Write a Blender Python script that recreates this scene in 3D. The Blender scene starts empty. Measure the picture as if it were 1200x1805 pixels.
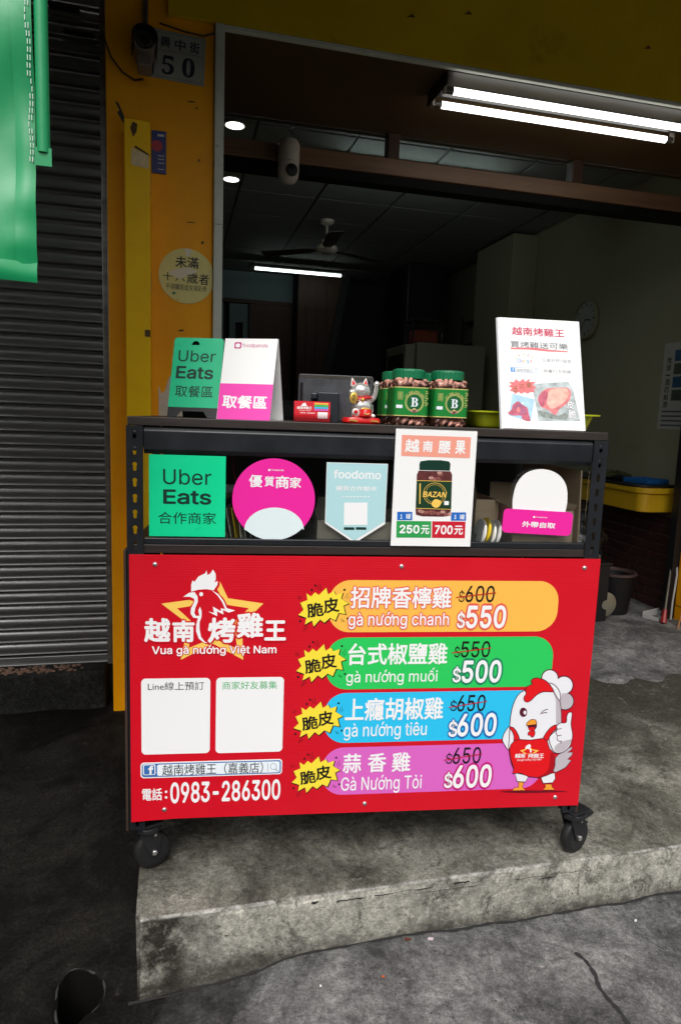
import bpy, bmesh, math, random
from mathutils import Vector, Matrix
R = math.radians
random.seed(11)
SC = bpy.context.scene
COL = SC.collection

# ------------------------------------------------------------------ camera, sky, sun, exposure
cam_d = bpy.data.cameras.new('camera')
cam_d.sensor_fit = 'VERTICAL'; cam_d.sensor_height = 36.0
cam_d.lens = 36.0 * 1182.13 / 1805.0
cam_d.clip_start = 0.05; cam_d.clip_end = 400
cam = bpy.data.objects.new('camera', cam_d); COL.objects.link(cam)
PITCH, ROLL, YAW = 0.1412, -0.03621, 0.24294
fw = Vector((math.sin(YAW)*math.cos(PITCH), math.cos(YAW)*math.cos(PITCH), -math.sin(PITCH)))
rt = Vector((math.cos(YAW), -math.sin(YAW), 0)); dn = fw.cross(rt)
xr = rt*math.cos(ROLL) + dn*math.sin(ROLL); yr = -rt*math.sin(ROLL) + dn*math.cos(ROLL)
m3 = Matrix((xr, -yr, -fw)).transposed()
cam.matrix_world = Matrix.Translation((0, 0, 1.205)) @ m3.to_4x4()
SC.camera = cam

SUN_EL, SUN_AZ = 52, 200          # overcast: soft light from the street behind the camera
world = bpy.data.worlds.new('World'); SC.world = world; world.use_nodes = True
wn = world.node_tree; bg = wn.nodes['Background']
sky = wn.nodes.new('ShaderNodeTexSky'); sky.sky_type = 'NISHITA'; sky.sun_disc = False
sky.sun_elevation = R(SUN_EL); sky.sun_rotation = R(SUN_AZ); sky.dust_density = 4.0; sky.air_density = 1.0; sky.ozone_density = 1.0
hs = wn.nodes.new('ShaderNodeHueSaturation'); hs.inputs['Saturation'].default_value = 0.22
wn.links.new(sky.outputs[0], hs.inputs['Color']); wn.links.new(hs.outputs[0], bg.inputs['Color'])
bg.inputs['Strength'].default_value = 0.12
sun_d = bpy.data.lights.new('sun', 'SUN'); sun_d.energy = 1.3; sun_d.angle = R(35); sun_d.color = (1, 0.97, 0.93)
sun = bpy.data.objects.new('sun', sun_d); COL.objects.link(sun); sun.location = (-3, -8, 12)
az = R(SUN_AZ); sd = Vector((math.sin(az)*math.cos(R(SUN_EL)), math.cos(az)*math.cos(R(SUN_EL)), math.sin(R(SUN_EL))))
sun.rotation_euler = sd.to_track_quat('Z', 'Y').to_euler()
SC.view_settings.view_transform = 'Standard'; SC.view_settings.look = 'None'
SC.view_settings.exposure = 0.58; SC.view_settings.gamma = 1.0
SC.cycles.use_denoising = True
SC.cycles.max_bounces = 8; SC.cycles.transparent_max_bounces = 16
SC.cycles.sample_clamp_indirect = 4.0

# ------------------------------------------------------------------ materials
def S(r, g, b):
    f = lambda c: (c/255/12.92 if c <= 10 else ((c/255+0.055)/1.055)**2.4)
    return (f(r), f(g), f(b))
MATS = {}
def mat(name, col, rough=0.5, metal=0.0, var=0.0, vscale=8.0, bump=0.0, bscale=60.0, spec=0.5, emit=0.0, stretch=None, dirt=None, coat=0.0):
    if name in MATS: return MATS[name]
    m = bpy.data.materials.new(name); m.use_nodes = True
    nt = m.node_tree; N = nt.nodes; L = nt.links; b = N['Principled BSDF']
    b.inputs['Base Color'].default_value = (*col, 1); b.inputs['Roughness'].default_value = rough
    b.inputs['Metallic'].default_value = metal; b.inputs['Specular IOR Level'].default_value = spec
    if coat: b.inputs['Coat Weight'].default_value = coat; b.inputs['Coat Roughness'].default_value = 0.12
    tc = N.new('ShaderNodeTexCoord'); mp = N.new('ShaderNodeMapping'); L.new(tc.outputs['Object'], mp.inputs[0])
    if stretch: mp.inputs['Scale'].default_value = stretch
    cur = None
    if var:
        n = N.new('ShaderNodeTexNoise'); n.inputs['Scale'].default_value = vscale; n.inputs['Detail'].default_value = 6; n.inputs['Roughness'].default_value = 0.65
        L.new(mp.outputs[0], n.inputs['Vector'])
        r = N.new('ShaderNodeValToRGB'); r.color_ramp.elements[0].position = 0.3; r.color_ramp.elements[1].position = 0.7
        r.color_ramp.elements[0].color = (*[c*(1-var) for c in col], 1); r.color_ramp.elements[1].color = (*[min(1, c*(1+var)) for c in col], 1)
        L.new(n.outputs[0], r.inputs[0]); cur = r.outputs[0]
        mr = N.new('ShaderNodeMapRange'); mr.inputs['To Min'].default_value = max(0, rough-0.12); mr.inputs['To Max'].default_value = min(1, rough+0.15)
        L.new(n.outputs[0], mr.inputs[0]); L.new(mr.outputs[0], b.inputs['Roughness'])
    if dirt:                      # (colour, scale, threshold, softness) patches of grime with their own shape
        dc, ds, th, so = dirt
        n2 = N.new('ShaderNodeTexNoise'); n2.inputs['Scale'].default_value = ds; n2.inputs['Detail'].default_value = 9; n2.inputs['Roughness'].default_value = 0.7
        L.new(mp.outputs[0], n2.inputs['Vector'])
        mr2 = N.new('ShaderNodeMapRange'); mr2.inputs['From Min'].default_value = th; mr2.inputs['From Max'].default_value = th+so
        L.new(n2.outputs[0], mr2.inputs[0])
        mx = N.new('ShaderNodeMix'); mx.data_type = 'RGBA'; mx.inputs[6].default_value = (*col, 1); mx.inputs[7].default_value = (*dc, 1)
        L.new(mr2.outputs[0], mx.inputs[0])
        if cur: L.new(cur, mx.inputs[6])
        cur = mx.outputs[2]
    if cur: L.new(cur, b.inputs['Base Color'])
    if bump:
        n3 = N.new('ShaderNodeTexNoise'); n3.inputs['Scale'].default_value = bscale; n3.inputs['Detail'].default_value = 5
        L.new(mp.outputs[0], n3.inputs['Vector'])
        bp = N.new('ShaderNodeBump'); bp.inputs['Strength'].default_value = bump; bp.inputs['Distance'].default_value = 0.004
        L.new(n3.outputs[0], bp.inputs['Height']); L.new(bp.outputs[0], b.inputs['Normal'])
    if emit:
        b.inputs['Emission Color'].default_value = (*col, 1); b.inputs['Emission Strength'].default_value = emit
    MATS[name] = m
    return m
def thin_glass(name, tint=(0.95, 0.97, 0.96), refl=0.08, rough=0.02):
    m = bpy.data.materials.new(name); m.use_nodes = True; nt = m.node_tree; N = nt.nodes; L = nt.links
    N.remove(N['Principled BSDF']); o = N['Material Output']
    t = N.new('ShaderNodeBsdfTransparent'); t.inputs[0].default_value = (*tint, 1)
    g = N.new('ShaderNodeBsdfGlossy'); g.inputs['Roughness'].default_value = rough
    fr = N.new('ShaderNodeFresnel'); fr.inputs[0].default_value = 1.45
    ad = N.new('ShaderNodeMath'); ad.operation = 'MULTIPLY_ADD'; ad.inputs[1].default_value = 1.0; ad.inputs[2].default_value = refl-0.04; ad.use_clamp = True
    L.new(fr.outputs[0], ad.inputs[0])
    mx = N.new('ShaderNodeMixShader'); L.new(ad.outputs[0], mx.inputs[0]); L.new(t.outputs[0], mx.inputs[1]); L.new(g.outputs[0], mx.inputs[2])
    L.new(mx.outputs[0], o.inputs[0]); MATS[name] = m
    return m
def concrete(name, dark, mid, light, rough=0.85, sc=2.2, mask=None, bumps=0.5, stain=0.5, ramp=(0.36, 0.5, 0.64), step=False, grit=1.0):
    m = bpy.data.materials.new(name); m.use_nodes = True; nt = m.node_tree; N = nt.nodes; L = nt.links; b = N['Principled BSDF']
    b.inputs['Specular IOR Level'].default_value = 0.12
    ge = N.new('ShaderNodeNewGeometry'); P = ge.outputs['Position']; sx = N.new('ShaderNodeSeparateXYZ'); L.new(P, sx.inputs[0]); PX, PY, PZ = sx.outputs
    def noise(s, d=8, ro=0.65, dist=0.0):
        n = N.new('ShaderNodeTexNoise'); n.inputs['Scale'].default_value = s; n.inputs['Detail'].default_value = d; n.inputs['Roughness'].default_value = ro; n.inputs['Distortion'].default_value = dist
        L.new(P, n.inputs['Vector']); return n.outputs[0]
    def mapr(v, a, c, lo=0.0, hi=1.0):
        r = N.new('ShaderNodeMapRange'); r.inputs['From Min'].default_value = a; r.inputs['From Max'].default_value = c; r.inputs['To Min'].default_value = lo; r.inputs['To Max'].default_value = hi
        L.new(v, r.inputs[0]); return r.outputs[0]
    def mth(op, a, c):
        x = N.new('ShaderNodeMath'); x.operation = op
        for s, v in ((0, a), (1, c)):
            if isinstance(v, (int, float)): x.inputs[s].default_value = v
            else: L.new(v, x.inputs[s])
        return x.outputs[0]
    def mix(f, a, c):
        x = N.new('ShaderNodeMix'); x.data_type = 'RGBA'
        for s, v in ((0, f), (6, a), (7, c)):
            if isinstance(v, (int, float)): x.inputs[s].default_value = v
            elif isinstance(v, tuple): x.inputs[s].default_value = (*v, 1)
            else: L.new(v, x.inputs[s])
        return x.outputs[2]
    def scale_by(c, v):
        vm = N.new('ShaderNodeVectorMath'); vm.operation = 'SCALE'; L.new(c, vm.inputs[0]); L.new(v, vm.inputs[3]); return vm.outputs[0]
    def ramp3(v):
        rp = N.new('ShaderNodeValToRGB'); e = rp.color_ramp.elements
        e[0].position = ramp[0]; e[0].color = (*dark, 1); e[1].position = ramp[2]; e[1].color = (*light, 1)
        q = rp.color_ramp.elements.new(ramp[1]); q.color = (*mid, 1); L.new(v, rp.inputs[0]); return rp.outputs[0]
    n1 = noise(sc, 12, 0.72, 0.5); c = ramp3(n1)
    if step:                      # smoother pale render on the riser, tread darker further in
        riser = mapr(PZ, -0.012, -0.004, 1.0, 0.0)
        rc = mix(mapr(noise(5, 11, 0.75, 0.7), 0.40, 0.62), tuple(v*1.75 for v in light), tuple(v*0.85 for v in light))
        rc = mix(mapr(noise(13, 10, 0.8, 0.5), 0.57, 0.64, 0, 0.7), rc, dark)
        rc = mix(mth('MULTIPLY', mapr(PX, 0.0, 0.09, 1.0, 0.0), mapr(noise(14, 8, 0.7), 0.38, 0.55)), rc, tuple(v*0.8 for v in dark))            # darker towards the left corner
        rc = mix(mth('MULTIPLY', mapr(mth('ADD', PZ, mapr(noise(9, 8, 0.7), 0.2, 0.8, -0.05, 0.05)), -0.17, -0.115, 1.0, 0.0), 0.8), rc, dark)  # darker towards the foot
        tr = mix(mth('MULTIPLY', mapr(mth('ADD', PY, mapr(noise(2.4, 9, 0.7), 0.2, 0.8, -0.5, 0.5)), 1.75, 2.5), 0.85), c, tuple(v*0.75 for v in dark))  # tread goes darker with depth into the shop
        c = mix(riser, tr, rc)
        nose = mth('MULTIPLY', mth('MULTIPLY', mapr(PY, 1.5125, 1.5165, 1.0, 0.0), mapr(PZ, -0.0085, -0.005)), mapr(noise(22, 6, 0.75), 0.38, 0.52, 0.0, 0.9)); c = mix(nose, c, (0.42, 0.41, 0.38))
    c = mix(mapr(noise(sc*4.2, 11, 0.78, 0.9), 0.535, 0.60, 0, stain), c, dark)                # stains
    c = mix(mapr(noise(sc*7.5, 11, 0.8, 0.6), 0.575, 0.625, 0, 0.5), c, light)                 # worn pale scuffs
    c = scale_by(c, mapr(noise(48, 7, 0.8, 0.3), 0.40, 0.62, 1-0.42*grit, 1+0.40*grit)); c = scale_by(c, mapr(noise(150, 5, 0.85), 0.38, 0.64, 1-0.5*grit, 1+0.5*grit))
    vo = N.new('ShaderNodeTexVoronoi'); vo.inputs['Scale'].default_value = 55; L.new(P, vo.inputs['Vector'])
    c = mix(mth('MULTIPLY', mapr(vo.outputs['Distance'], 0.09, 0.16, 1.0, 0.0), mapr(noise(6, 4, 0.6), 0.54, 0.60)), c, tuple(v*0.4 for v in dark))
    if mask:                      # (x0, x1, colour): floor colour goes darker towards the left
        x0, x1, mc = mask
        f = mapr(mth('ADD', PX, mapr(noise(3.2, 9, 0.72), 0.2, 0.8, -0.2, 0.2)), x0, x1, 1.0, 0.0)
        dk = mix(mapr(noise(2.4, 11, 0.75, 0.8), 0.46, 0.66), mc, tuple(v*4.2 for v in mc)); dk = mix(mapr(noise(17, 11, 0.82, 0.6), 0.59, 0.66, 0, 0.8), dk, tuple(v*7 for v in mc))
        dk = scale_by(dk, mapr(noise(130, 5, 0.85), 0.38, 0.64, 0.35, 1.7)); c = mix(f, c, dk)
    L.new(c, b.inputs['Base Color'])
    L.new(mapr(n1, 0.3, 0.7, rough-0.2, min(1, rough+0.1)), b.inputs['Roughness'])
    bp = N.new('ShaderNodeBump'); bp.inputs['Strength'].default_value = bumps; bp.inputs['Distance'].default_value = 0.006
    L.new(mth('ADD', noise(80, 9, 0.85), noise(11, 8, 0.7)), bp.inputs['Height'])
    L.new(bp.outputs[0], b.inputs['Normal']); MATS[name] = m
    return m
def paint(name, rgb, rough=0.42): return mat(name, S(*rgb), rough, spec=0.35)
# flat print colours (the printed food photographs get blotches of their own)
for n_, c_, v_, s_ in (('p_meat',(190,96,116),.4,70),('p_meat2',(168,96,128),.4,80),('p_meat3',(222,128,130),.35,60),('p_meat4',(244,180,164),.28,70),('p_photo',(176,186,186),.4,45),('p_photo2',(140,148,142),.45,60),('p_lblue',(170,206,228),.15,40),('p_nut',(150,92,84),.4,120),('p_nut2',(196,150,138),.35,120),('p_nutdark',(92,44,44),.45,110)): mat(n_, S(*c_), 0.42, spec=0.35, var=v_, vscale=s_)
for n_, c_ in {'p_white': (240, 240, 240), 'p_black': (22, 20, 22), 'p_red': (205, 14, 34), 'p_dred': (110, 8, 28), 'p_dred2': (172, 10, 26), 'p_gold': (250, 205, 95), 'p_coral': (228, 96, 78),
        'bar_orange': (248, 186, 78), 'bar_green': (42, 200, 92), 'bar_blue': (42, 192, 238), 'bar_pink': (216, 100, 192), 'p_dgreen': (22, 128, 92), 'p_dblue': (22, 104, 176), 'p_mag': (190, 22, 120),
        'p_strike': (190, 20, 30), 'p_yellow': (246, 222, 62), 'p_lgreen': (52, 176, 98), 'p_fb': (58, 110, 176), 'p_pale': (232, 240, 246), 'p_grey': (128, 140, 150), 'p_maroon': (84, 12, 38),
        'p_cwhite': (232, 232, 236), 'p_grey2': (190, 182, 188), 'p_foot': (242, 158, 48), 'p_apron': (222, 18, 26), 'p_ink': (18, 52, 46), 'p_pale2': (222, 236, 238), 'p_aqua': (176, 216, 220),
        'p_salmon': (238, 158, 138), 'p_lid': (14, 52, 40), 'p_lid2': (24, 58, 36), 'p_nutdark': (92, 44, 44), 'p_nut': (150, 92, 84), 'p_nut2': (196, 150, 138), 'p_tag': (30, 104, 192), 'p_gbox': (46, 156, 78),
        'p_rbox': (200, 30, 50), 'p_pink': (238, 74, 176), 'p_dpink': (196, 40, 130), 'p_crim': (196, 40, 84), 'p_dgrey': (90, 92, 104), 'p_rose': (236, 120, 124), 'p_gb': (84, 150, 214), 'p_gr': (226, 130, 124),
        'p_gy': (240, 206, 120), 'p_gg': (176, 220, 190), 'p_lgrey': (150, 150, 154), 'p_olive': (120, 100, 50), 'p_lblue': (176, 210, 230), 'p_meat': (196, 110, 128), 'p_meat2': (176, 110, 140), 'p_meat3': (226, 140, 144),
        'p_meat4': (246, 184, 172), 'p_photo': (188, 196, 196), 'p_photo2': (150, 156, 152), 'p_navy': (26, 34, 52), 'p_plate': (196, 196, 190), 'p_torn': (226, 216, 190)}.items(): paint(n_, c_)

# ------------------------------------------------------------------ mesh helpers
class MB:
    def __init__(s): s.v = []; s.f = []; s.m = []; s.ms = []
    def mi(s, mt):
        if mt is None: return 0
        if mt not in s.ms: s.ms.append(mt)
        return s.ms.index(mt)
    def add(s, vs, fs, mt=None):
        o = len(s.v); s.v += [tuple(v) for v in vs]; k = s.mi(mt)
        for f in fs: s.f.append(tuple(i+o for i in f)); s.m.append(k)
        return s
    def box(s, x0, y0, z0, x1, y1, z1, mt=None):
        return s.add([(x0,y0,z0),(x1,y0,z0),(x1,y1,z0),(x0,y1,z0),(x0,y0,z1),(x1,y0,z1),(x1,y1,z1),(x0,y1,z1)],
                     [(0,3,2,1),(4,5,6,7),(0,1,5,4),(1,2,6,5),(2,3,7,6),(3,0,4,7)], mt)
    def obox(s, M, dx, dy, dz, mt=None):     # box centred on a matrix
        return s.add([M @ Vector((a*dx/2, b*dy/2, c*dz/2)) for a, b, c in ((-1,-1,-1),(1,-1,-1),(1,1,-1),(-1,1,-1),(-1,-1,1),(1,-1,1),(1,1,1),(-1,1,1))],
                     [(0,3,2,1),(4,5,6,7),(0,1,5,4),(1,2,6,5),(2,3,7,6),(3,0,4,7)], mt)
    def tube(s, pts, r, n=8, mt=None, cap=True):
        pts = [Vector(p) for p in pts]; rs = r if isinstance(r, (list, tuple)) else [r]*len(pts)
        vs = []; fs = []; up = None
        for i, p in enumerate(pts):
            t = (pts[min(i+1, len(pts)-1)] - pts[max(i-1, 0)]).normalized()
            if up is None or abs(up.dot(t)) > 0.95: up = Vector((0,0,1)) if abs(t.z) < 0.9 else Vector((1,0,0))
            a = t.cross(up).normalized(); b = a.cross(t).normalized(); up = b
            for k in range(n):
                an = 2*math.pi*k/n; vs.append(p + a*(rs[i]*math.cos(an)) + b*(rs[i]*math.sin(an)))
        for i in range(len(pts)-1):
            for k in range(n): fs.append((i*n+k, i*n+(k+1)%n, (i+1)*n+(k+1)%n, (i+1)*n+k))
        if cap: fs.append(tuple(reversed(range(n)))); fs.append(tuple(range((len(pts)-1)*n, len(pts)*n)))
        return s.add(vs, fs, mt)
    def lathe(s, prof, c=(0,0,0), n=24, mt=None, axis='Z', sx=1.0, sy=1.0, M=None, cap=True):
        vs = []; fs = []
        for r, h in prof:
            for k in range(n):
                a = 2*math.pi*k/n; x, y = r*math.cos(a)*sx, r*math.sin(a)*sy
                p = Vector((x, y, h)) if axis == 'Z' else (Vector((x, -h, y)) if axis == 'Y' else Vector((h, x, y)))
                if M is not None: p = M @ p
                vs.append(p + Vector(c))
        for i in range(len(prof)-1):
            for k in range(n): fs.append((i*n+k, i*n+(k+1)%n, (i+1)*n+(k+1)%n, (i+1)*n+k))
        if cap: fs.append(tuple(reversed(range(n)))); fs.append(tuple(range((len(prof)-1)*n, len(prof)*n)))
        return s.add(vs, fs, mt)
    def ball(s, c, rx, ry=None, rz=None, n=14, k=9, mt=None, M=None):
        ry = rx if ry is None else ry; rz = rx if rz is None else rz
        vs = []; fs = []
        for i in range(k+1):
            th = math.pi*i/k; th = min(max(th, 0.02), math.pi-0.02)
            for j in range(n):
                a = 2*math.pi*j/n; p = Vector((rx*math.sin(th)*math.cos(a), ry*math.sin(th)*math.sin(a), rz*math.cos(th)))
                if M is not None: p = M @ p
                vs.append(p + Vector(c))
        for i in range(k):
            for j in range(n): fs.append((i*n+j, (i+1)*n+j, (i+1)*n+(j+1)%n, i*n+(j+1)%n))
        fs.append(tuple(range(n))); fs.append(tuple(reversed(range(k*n, k*n+n))))
        return s.add(vs, fs, mt)
    def prism(s, poly, y0, y1, mt=None):      # polygon in x,z extruded along y
        n = len(poly); vs = [(x, y0, z) for x, z in poly] + [(x, y1, z) for x, z in poly]
        fs = [tuple(range(n)), tuple(reversed(range(n, 2*n)))] + [(i, i+n, (i+1)%n+n, (i+1)%n) for i in range(n)]
        return s.add(vs, fs, mt)
    def extrude_z(s, poly, z0, z1, mt=None):  # polygon in x,y extruded along z
        n = len(poly); vs = [(x, y, z0) for x, y in poly] + [(x, y, z1) for x, y in poly]
        fs = [tuple(reversed(range(n))), tuple(range(n, 2*n))] + [(i, (i+1)%n, (i+1)%n+n, i+n) for i in range(n)]
        return s.add(vs, fs, mt)
    def mesh(s, name, mt=None, bevel=0.0, smooth=False, seg=2):
        me = bpy.data.meshes.new(name); me.from_pydata([tuple(v) for v in s.v], [], s.f); 
        ms = s.ms if s.ms else [mt]
        for x in ms: me.materials.append(MATS[x] if isinstance(x, str) else x)
        if s.ms: me.polygons.foreach_set('material_index', s.m)
        bm = bmesh.new(); bm.from_mesh(me); bmesh.ops.recalc_face_normals(bm, faces=bm.faces)
        if bevel:
            es = [e for e in bm.edges if len(e.link_faces) == 2 and e.calc_face_angle(0) > 0.6]
            bmesh.ops.bevel(bm, geom=es, offset=bevel, segments=seg, affect='EDGES', clamp_overlap=True, profile=0.5)
        bm.to_mesh(me); bm.free()
        if smooth:
            me.polygons.foreach_set('use_smooth', [True]*len(me.polygons))
            try: me.set_sharp_from_angle(angle=R(38))
            except Exception: pass
        me.update(); return me
    def build(s, name, mt=None, parent=None, bevel=0.0, smooth=False, seg=2):
        return link(name, s.mesh(name, mt, bevel, smooth, seg), parent)
def link(name, data, parent=None, loc=None, rot=None):
    o = bpy.data.objects.new(name, data); COL.objects.link(o)
    if parent: o.parent = parent
    if loc: o.location = loc
    if rot: o.rotation_euler = rot
    return o
def tag(o, label, cat, group=None):
    o['label'] = label; o['category'] = cat
    if group: o['group'] = group
    return o
def thing(name, label, cat, loc=(0,0,0), rot=(0,0,0), group=None):
    o = bpy.data.objects.new(name, None); COL.objects.link(o); o.empty_display_size = 0.05
    o.location = loc; o.rotation_euler = rot
    return tag(o, label, cat, group)
def struct(o): o['kind'] = 'structure'; return o
def stuff(o): o['kind'] = 'stuff'; return o
def copy_tree(o, parent=None):
    c = o.copy(); COL.objects.link(c); c.parent = parent
    for ch in list(o.children): copy_tree(ch, c)
    return c
def rrect(x0, z0, x1, z1, r, n=6):
    r = min(r, abs(x1-x0)/2-1e-6, abs(z1-z0)/2-1e-6); P = []
    for cx, cz, a0 in ((x1-r, z1-r, 0), (x0+r, z1-r, 90), (x0+r, z0+r, 180), (x1-r, z0+r, 270)):
        for k in range(n+1): a = R(a0+90*k/n); P.append((cx+r*math.cos(a), cz+r*math.sin(a)))
    return P
def smooth_poly(pts, closed=True, k=5):
    n = len(pts); out = []
    g = (lambda i: pts[i % n]) if closed else (lambda i: pts[min(max(i, 0), n-1)])
    for i in range(n if closed else n-1):
        p0, p1, p2, p3 = g(i-1), g(i), g(i+1), g(i+2)
        for j in range(k):
            t = j/k; out.append(tuple(0.5*((2*p1[d]) + (-p0[d]+p2[d])*t + (2*p0[d]-5*p1[d]+4*p2[d]-p3[d])*t*t + (-p0[d]+3*p1[d]-3*p2[d]+p3[d])*t**3) for d in (0, 1)))
    if not closed: out.append(pts[-1])
    return out
_TXT = {}
try:      # the interface font that ships inside Blender; the built-in one serves if it is missing
    import os
    FONT = bpy.data.fonts.load(os.path.join(bpy.utils.system_resource('DATAFILES', path='fonts'), 'Inter.woff2'))
except Exception: FONT = None
def flat_text(body):
    cu = bpy.data.curves.new('lettering', 'FONT'); cu.body = body; cu.size = 1.0; cu.resolution_u = 3; cu.fill_mode = 'FRONT'
    if FONT and all(ord(c) < 0x1F00 for c in body): cu.font = FONT
    o = bpy.data.objects.new('lettering', cu); COL.objects.link(o)
    dg = bpy.context.evaluated_depsgraph_get(); me = bpy.data.meshes.new_from_object(o.evaluated_get(dg))
    r = ([(v.co.x, v.co.y, 0) for v in me.vertices], [tuple(p.vertices) for p in me.polygons])
    bpy.data.objects.remove(o); bpy.data.curves.remove(cu); bpy.data.meshes.remove(me)
    return r
def plain_text(body):      # horned o is put together from its base letter, horn and accent
    base = body.replace('ơ', 'o').replace('ớ', 'o'); V, F = flat_text(base)
    if base != body:
        ov, _ = flat_text('o'); h = max(v[1] for v in ov); w = max(v[0] for v in ov)-min(v[0] for v in ov)
        for i, c in enumerate(body):
            if c not in 'ơớ': continue
            r = max(v[0] for v in flat_text(base[:i+1])[0]); k = len(V)
            V += [(r+a*w, h*b, -1) for a, b in ((-.16,.86),(-.02,.92),(.05,1.02),(.06,1.22),(.22,1.22),(.20,.98),(.08,.82),(-.06,.75))]; F.append(tuple(range(k, k+8)))
            if c == 'ớ': k = len(V); m_ = r-w/2; V += [(m_-.10*w, h*1.17, -1),(m_+.04*w, h*1.17, -1),(m_+.28*w, h*1.48, -1),(m_+.06*w, h*1.48, -1)]; F.append((k,k+1,k+2,k+3))
    return V, F
def glyphs(body, bold):
    key = (body, round(bold, 4))
    if key not in _TXT:
        vs, fs = plain_text(body)
        V = list(vs); F = list(fs); lay = 0      # heavier weights: shifted copies, each a hair lower
        for rad in ([] if bold <= 0 else [bold*0.55] if bold <= 0.06 else [bold*0.3, bold*0.6]):
            for k in range(8):
                lay += 1; a = math.pi*k/4; o2 = len(V)
                V += [(x+rad*math.cos(a), y+rad*math.sin(a), l0+lay) for x, y, l0 in vs]; F += [tuple(i+o2 for i in f) for f in fs]
        _TXT[key] = (V, F)
    return _TXT[key]
def fit_text(body, x0, z0, x1, z1, bold=0, rot=0, shear=0, more=0.0):
    vs, fs = glyphs(body, bold)
    a0 = min(v[0] for v in vs); a1 = max(v[0] for v in vs); b0 = min(v[1] for v in vs); b1 = max(v[1] for v in vs)
    def tr(v):
        x = (v[0]-a0)/(a1-a0)*(x1-x0)+x0; z = (v[1]-b0)/(b1-b0)*(z1-z0)+z0
        x += shear*(z-(z0+z1)/2)
        if rot:
            cx, cz = (x0+x1)/2, (z0+z1)/2; c, s_ = math.cos(R(rot)), math.sin(R(rot)); x, z = cx+(x-cx)*c-(z-cz)*s_, cz+(x-cx)*s_+(z-cz)*c
        return (x, z, v[2])
    if more: vs2, fs2 = glyphs(body, bold+more); return [tr(v) for v in vs2], fs2
    return [tr(v) for v in vs], fs
def stroke(pts, w, closed=False):
    n = len(pts); L_, R_ = [], []
    for i in range(n):
        a = pts[(i-1) % n] if (closed or i > 0) else pts[i]; b = pts[(i+1) % n] if (closed or i < n-1) else pts[i]
        dx, dz = b[0]-a[0], b[1]-a[1]; d = math.hypot(dx, dz) or 1; nx, nz = -dz/d*w/2, dx/d*w/2
        L_.append((pts[i][0]+nx, pts[i][1]+nz)); R_.append((pts[i][0]-nx, pts[i][1]-nz))
    fs = [(i, (i+1) % n, (i+1) % n + n, i+n) for i in range(n if closed else n-1)]
    return L_+R_, fs
LAY = 0.00025
def art(key, parent, y0=0.0, x0=0.0, z0=0.0):
    """flat print laid on a sheet: local x to the right, z up (data in mm), facing -y"""
    groups = {}
    for e in ART[key]: groups.setdefault(e[1], []).append(e)
    for g, es in groups.items():
        mb = MB()
        def put(pts, fs, mt, lay): mb.add([(x0+p[0]*0.001, y0-LAY*lay+(p[2]*8e-6 if len(p) > 2 else 0), z0+p[1]*0.001) for p in pts], fs, mt)
        for e in es:
            t, _, mt, lay = e[:4]
            if t == 'P':
                p = list(zip(e[5][0::2], e[5][1::2])); p = smooth_poly(p) if e[4] else p
                put(p, [tuple(range(len(p)))], mt, lay)
            elif t == 'K':
                p = list(zip(e[7][0::2], e[7][1::2])); p = smooth_poly(p, bool(e[6])) if e[5] else p
                v, f = stroke(p, e[4], bool(e[6])); put(v, f, mt, lay)
            elif t == 'R':
                p = rrect(*e[4:8], e[8], 10); put(p, [tuple(range(len(p)))], mt, lay)
            elif t == 'T':
                body, a, b, c, d, bold, rot, om, ow, sh = e[4:]
                if om: v, f = fit_text(body, a, b, c, d, bold, rot, sh, ow); put(v, f, om, lay-0.7)
                v, f = fit_text(body, a, b, c, d, bold, rot, sh); put(v, f, mt, lay)
        o = mb.build(g.split('#')[0], None, parent)
    return parent
def letters(name, body, mt, parent, x0, z0, x1, z1, y, bold=0, rot=0, shear=0):
    v, f = fit_text(body, x0, z0, x1, z1, bold, rot, shear)
    return MB().add([(p[0], y+p[2]*8e-6, p[1]) for p in v], f).build(name, mt, parent)

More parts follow.
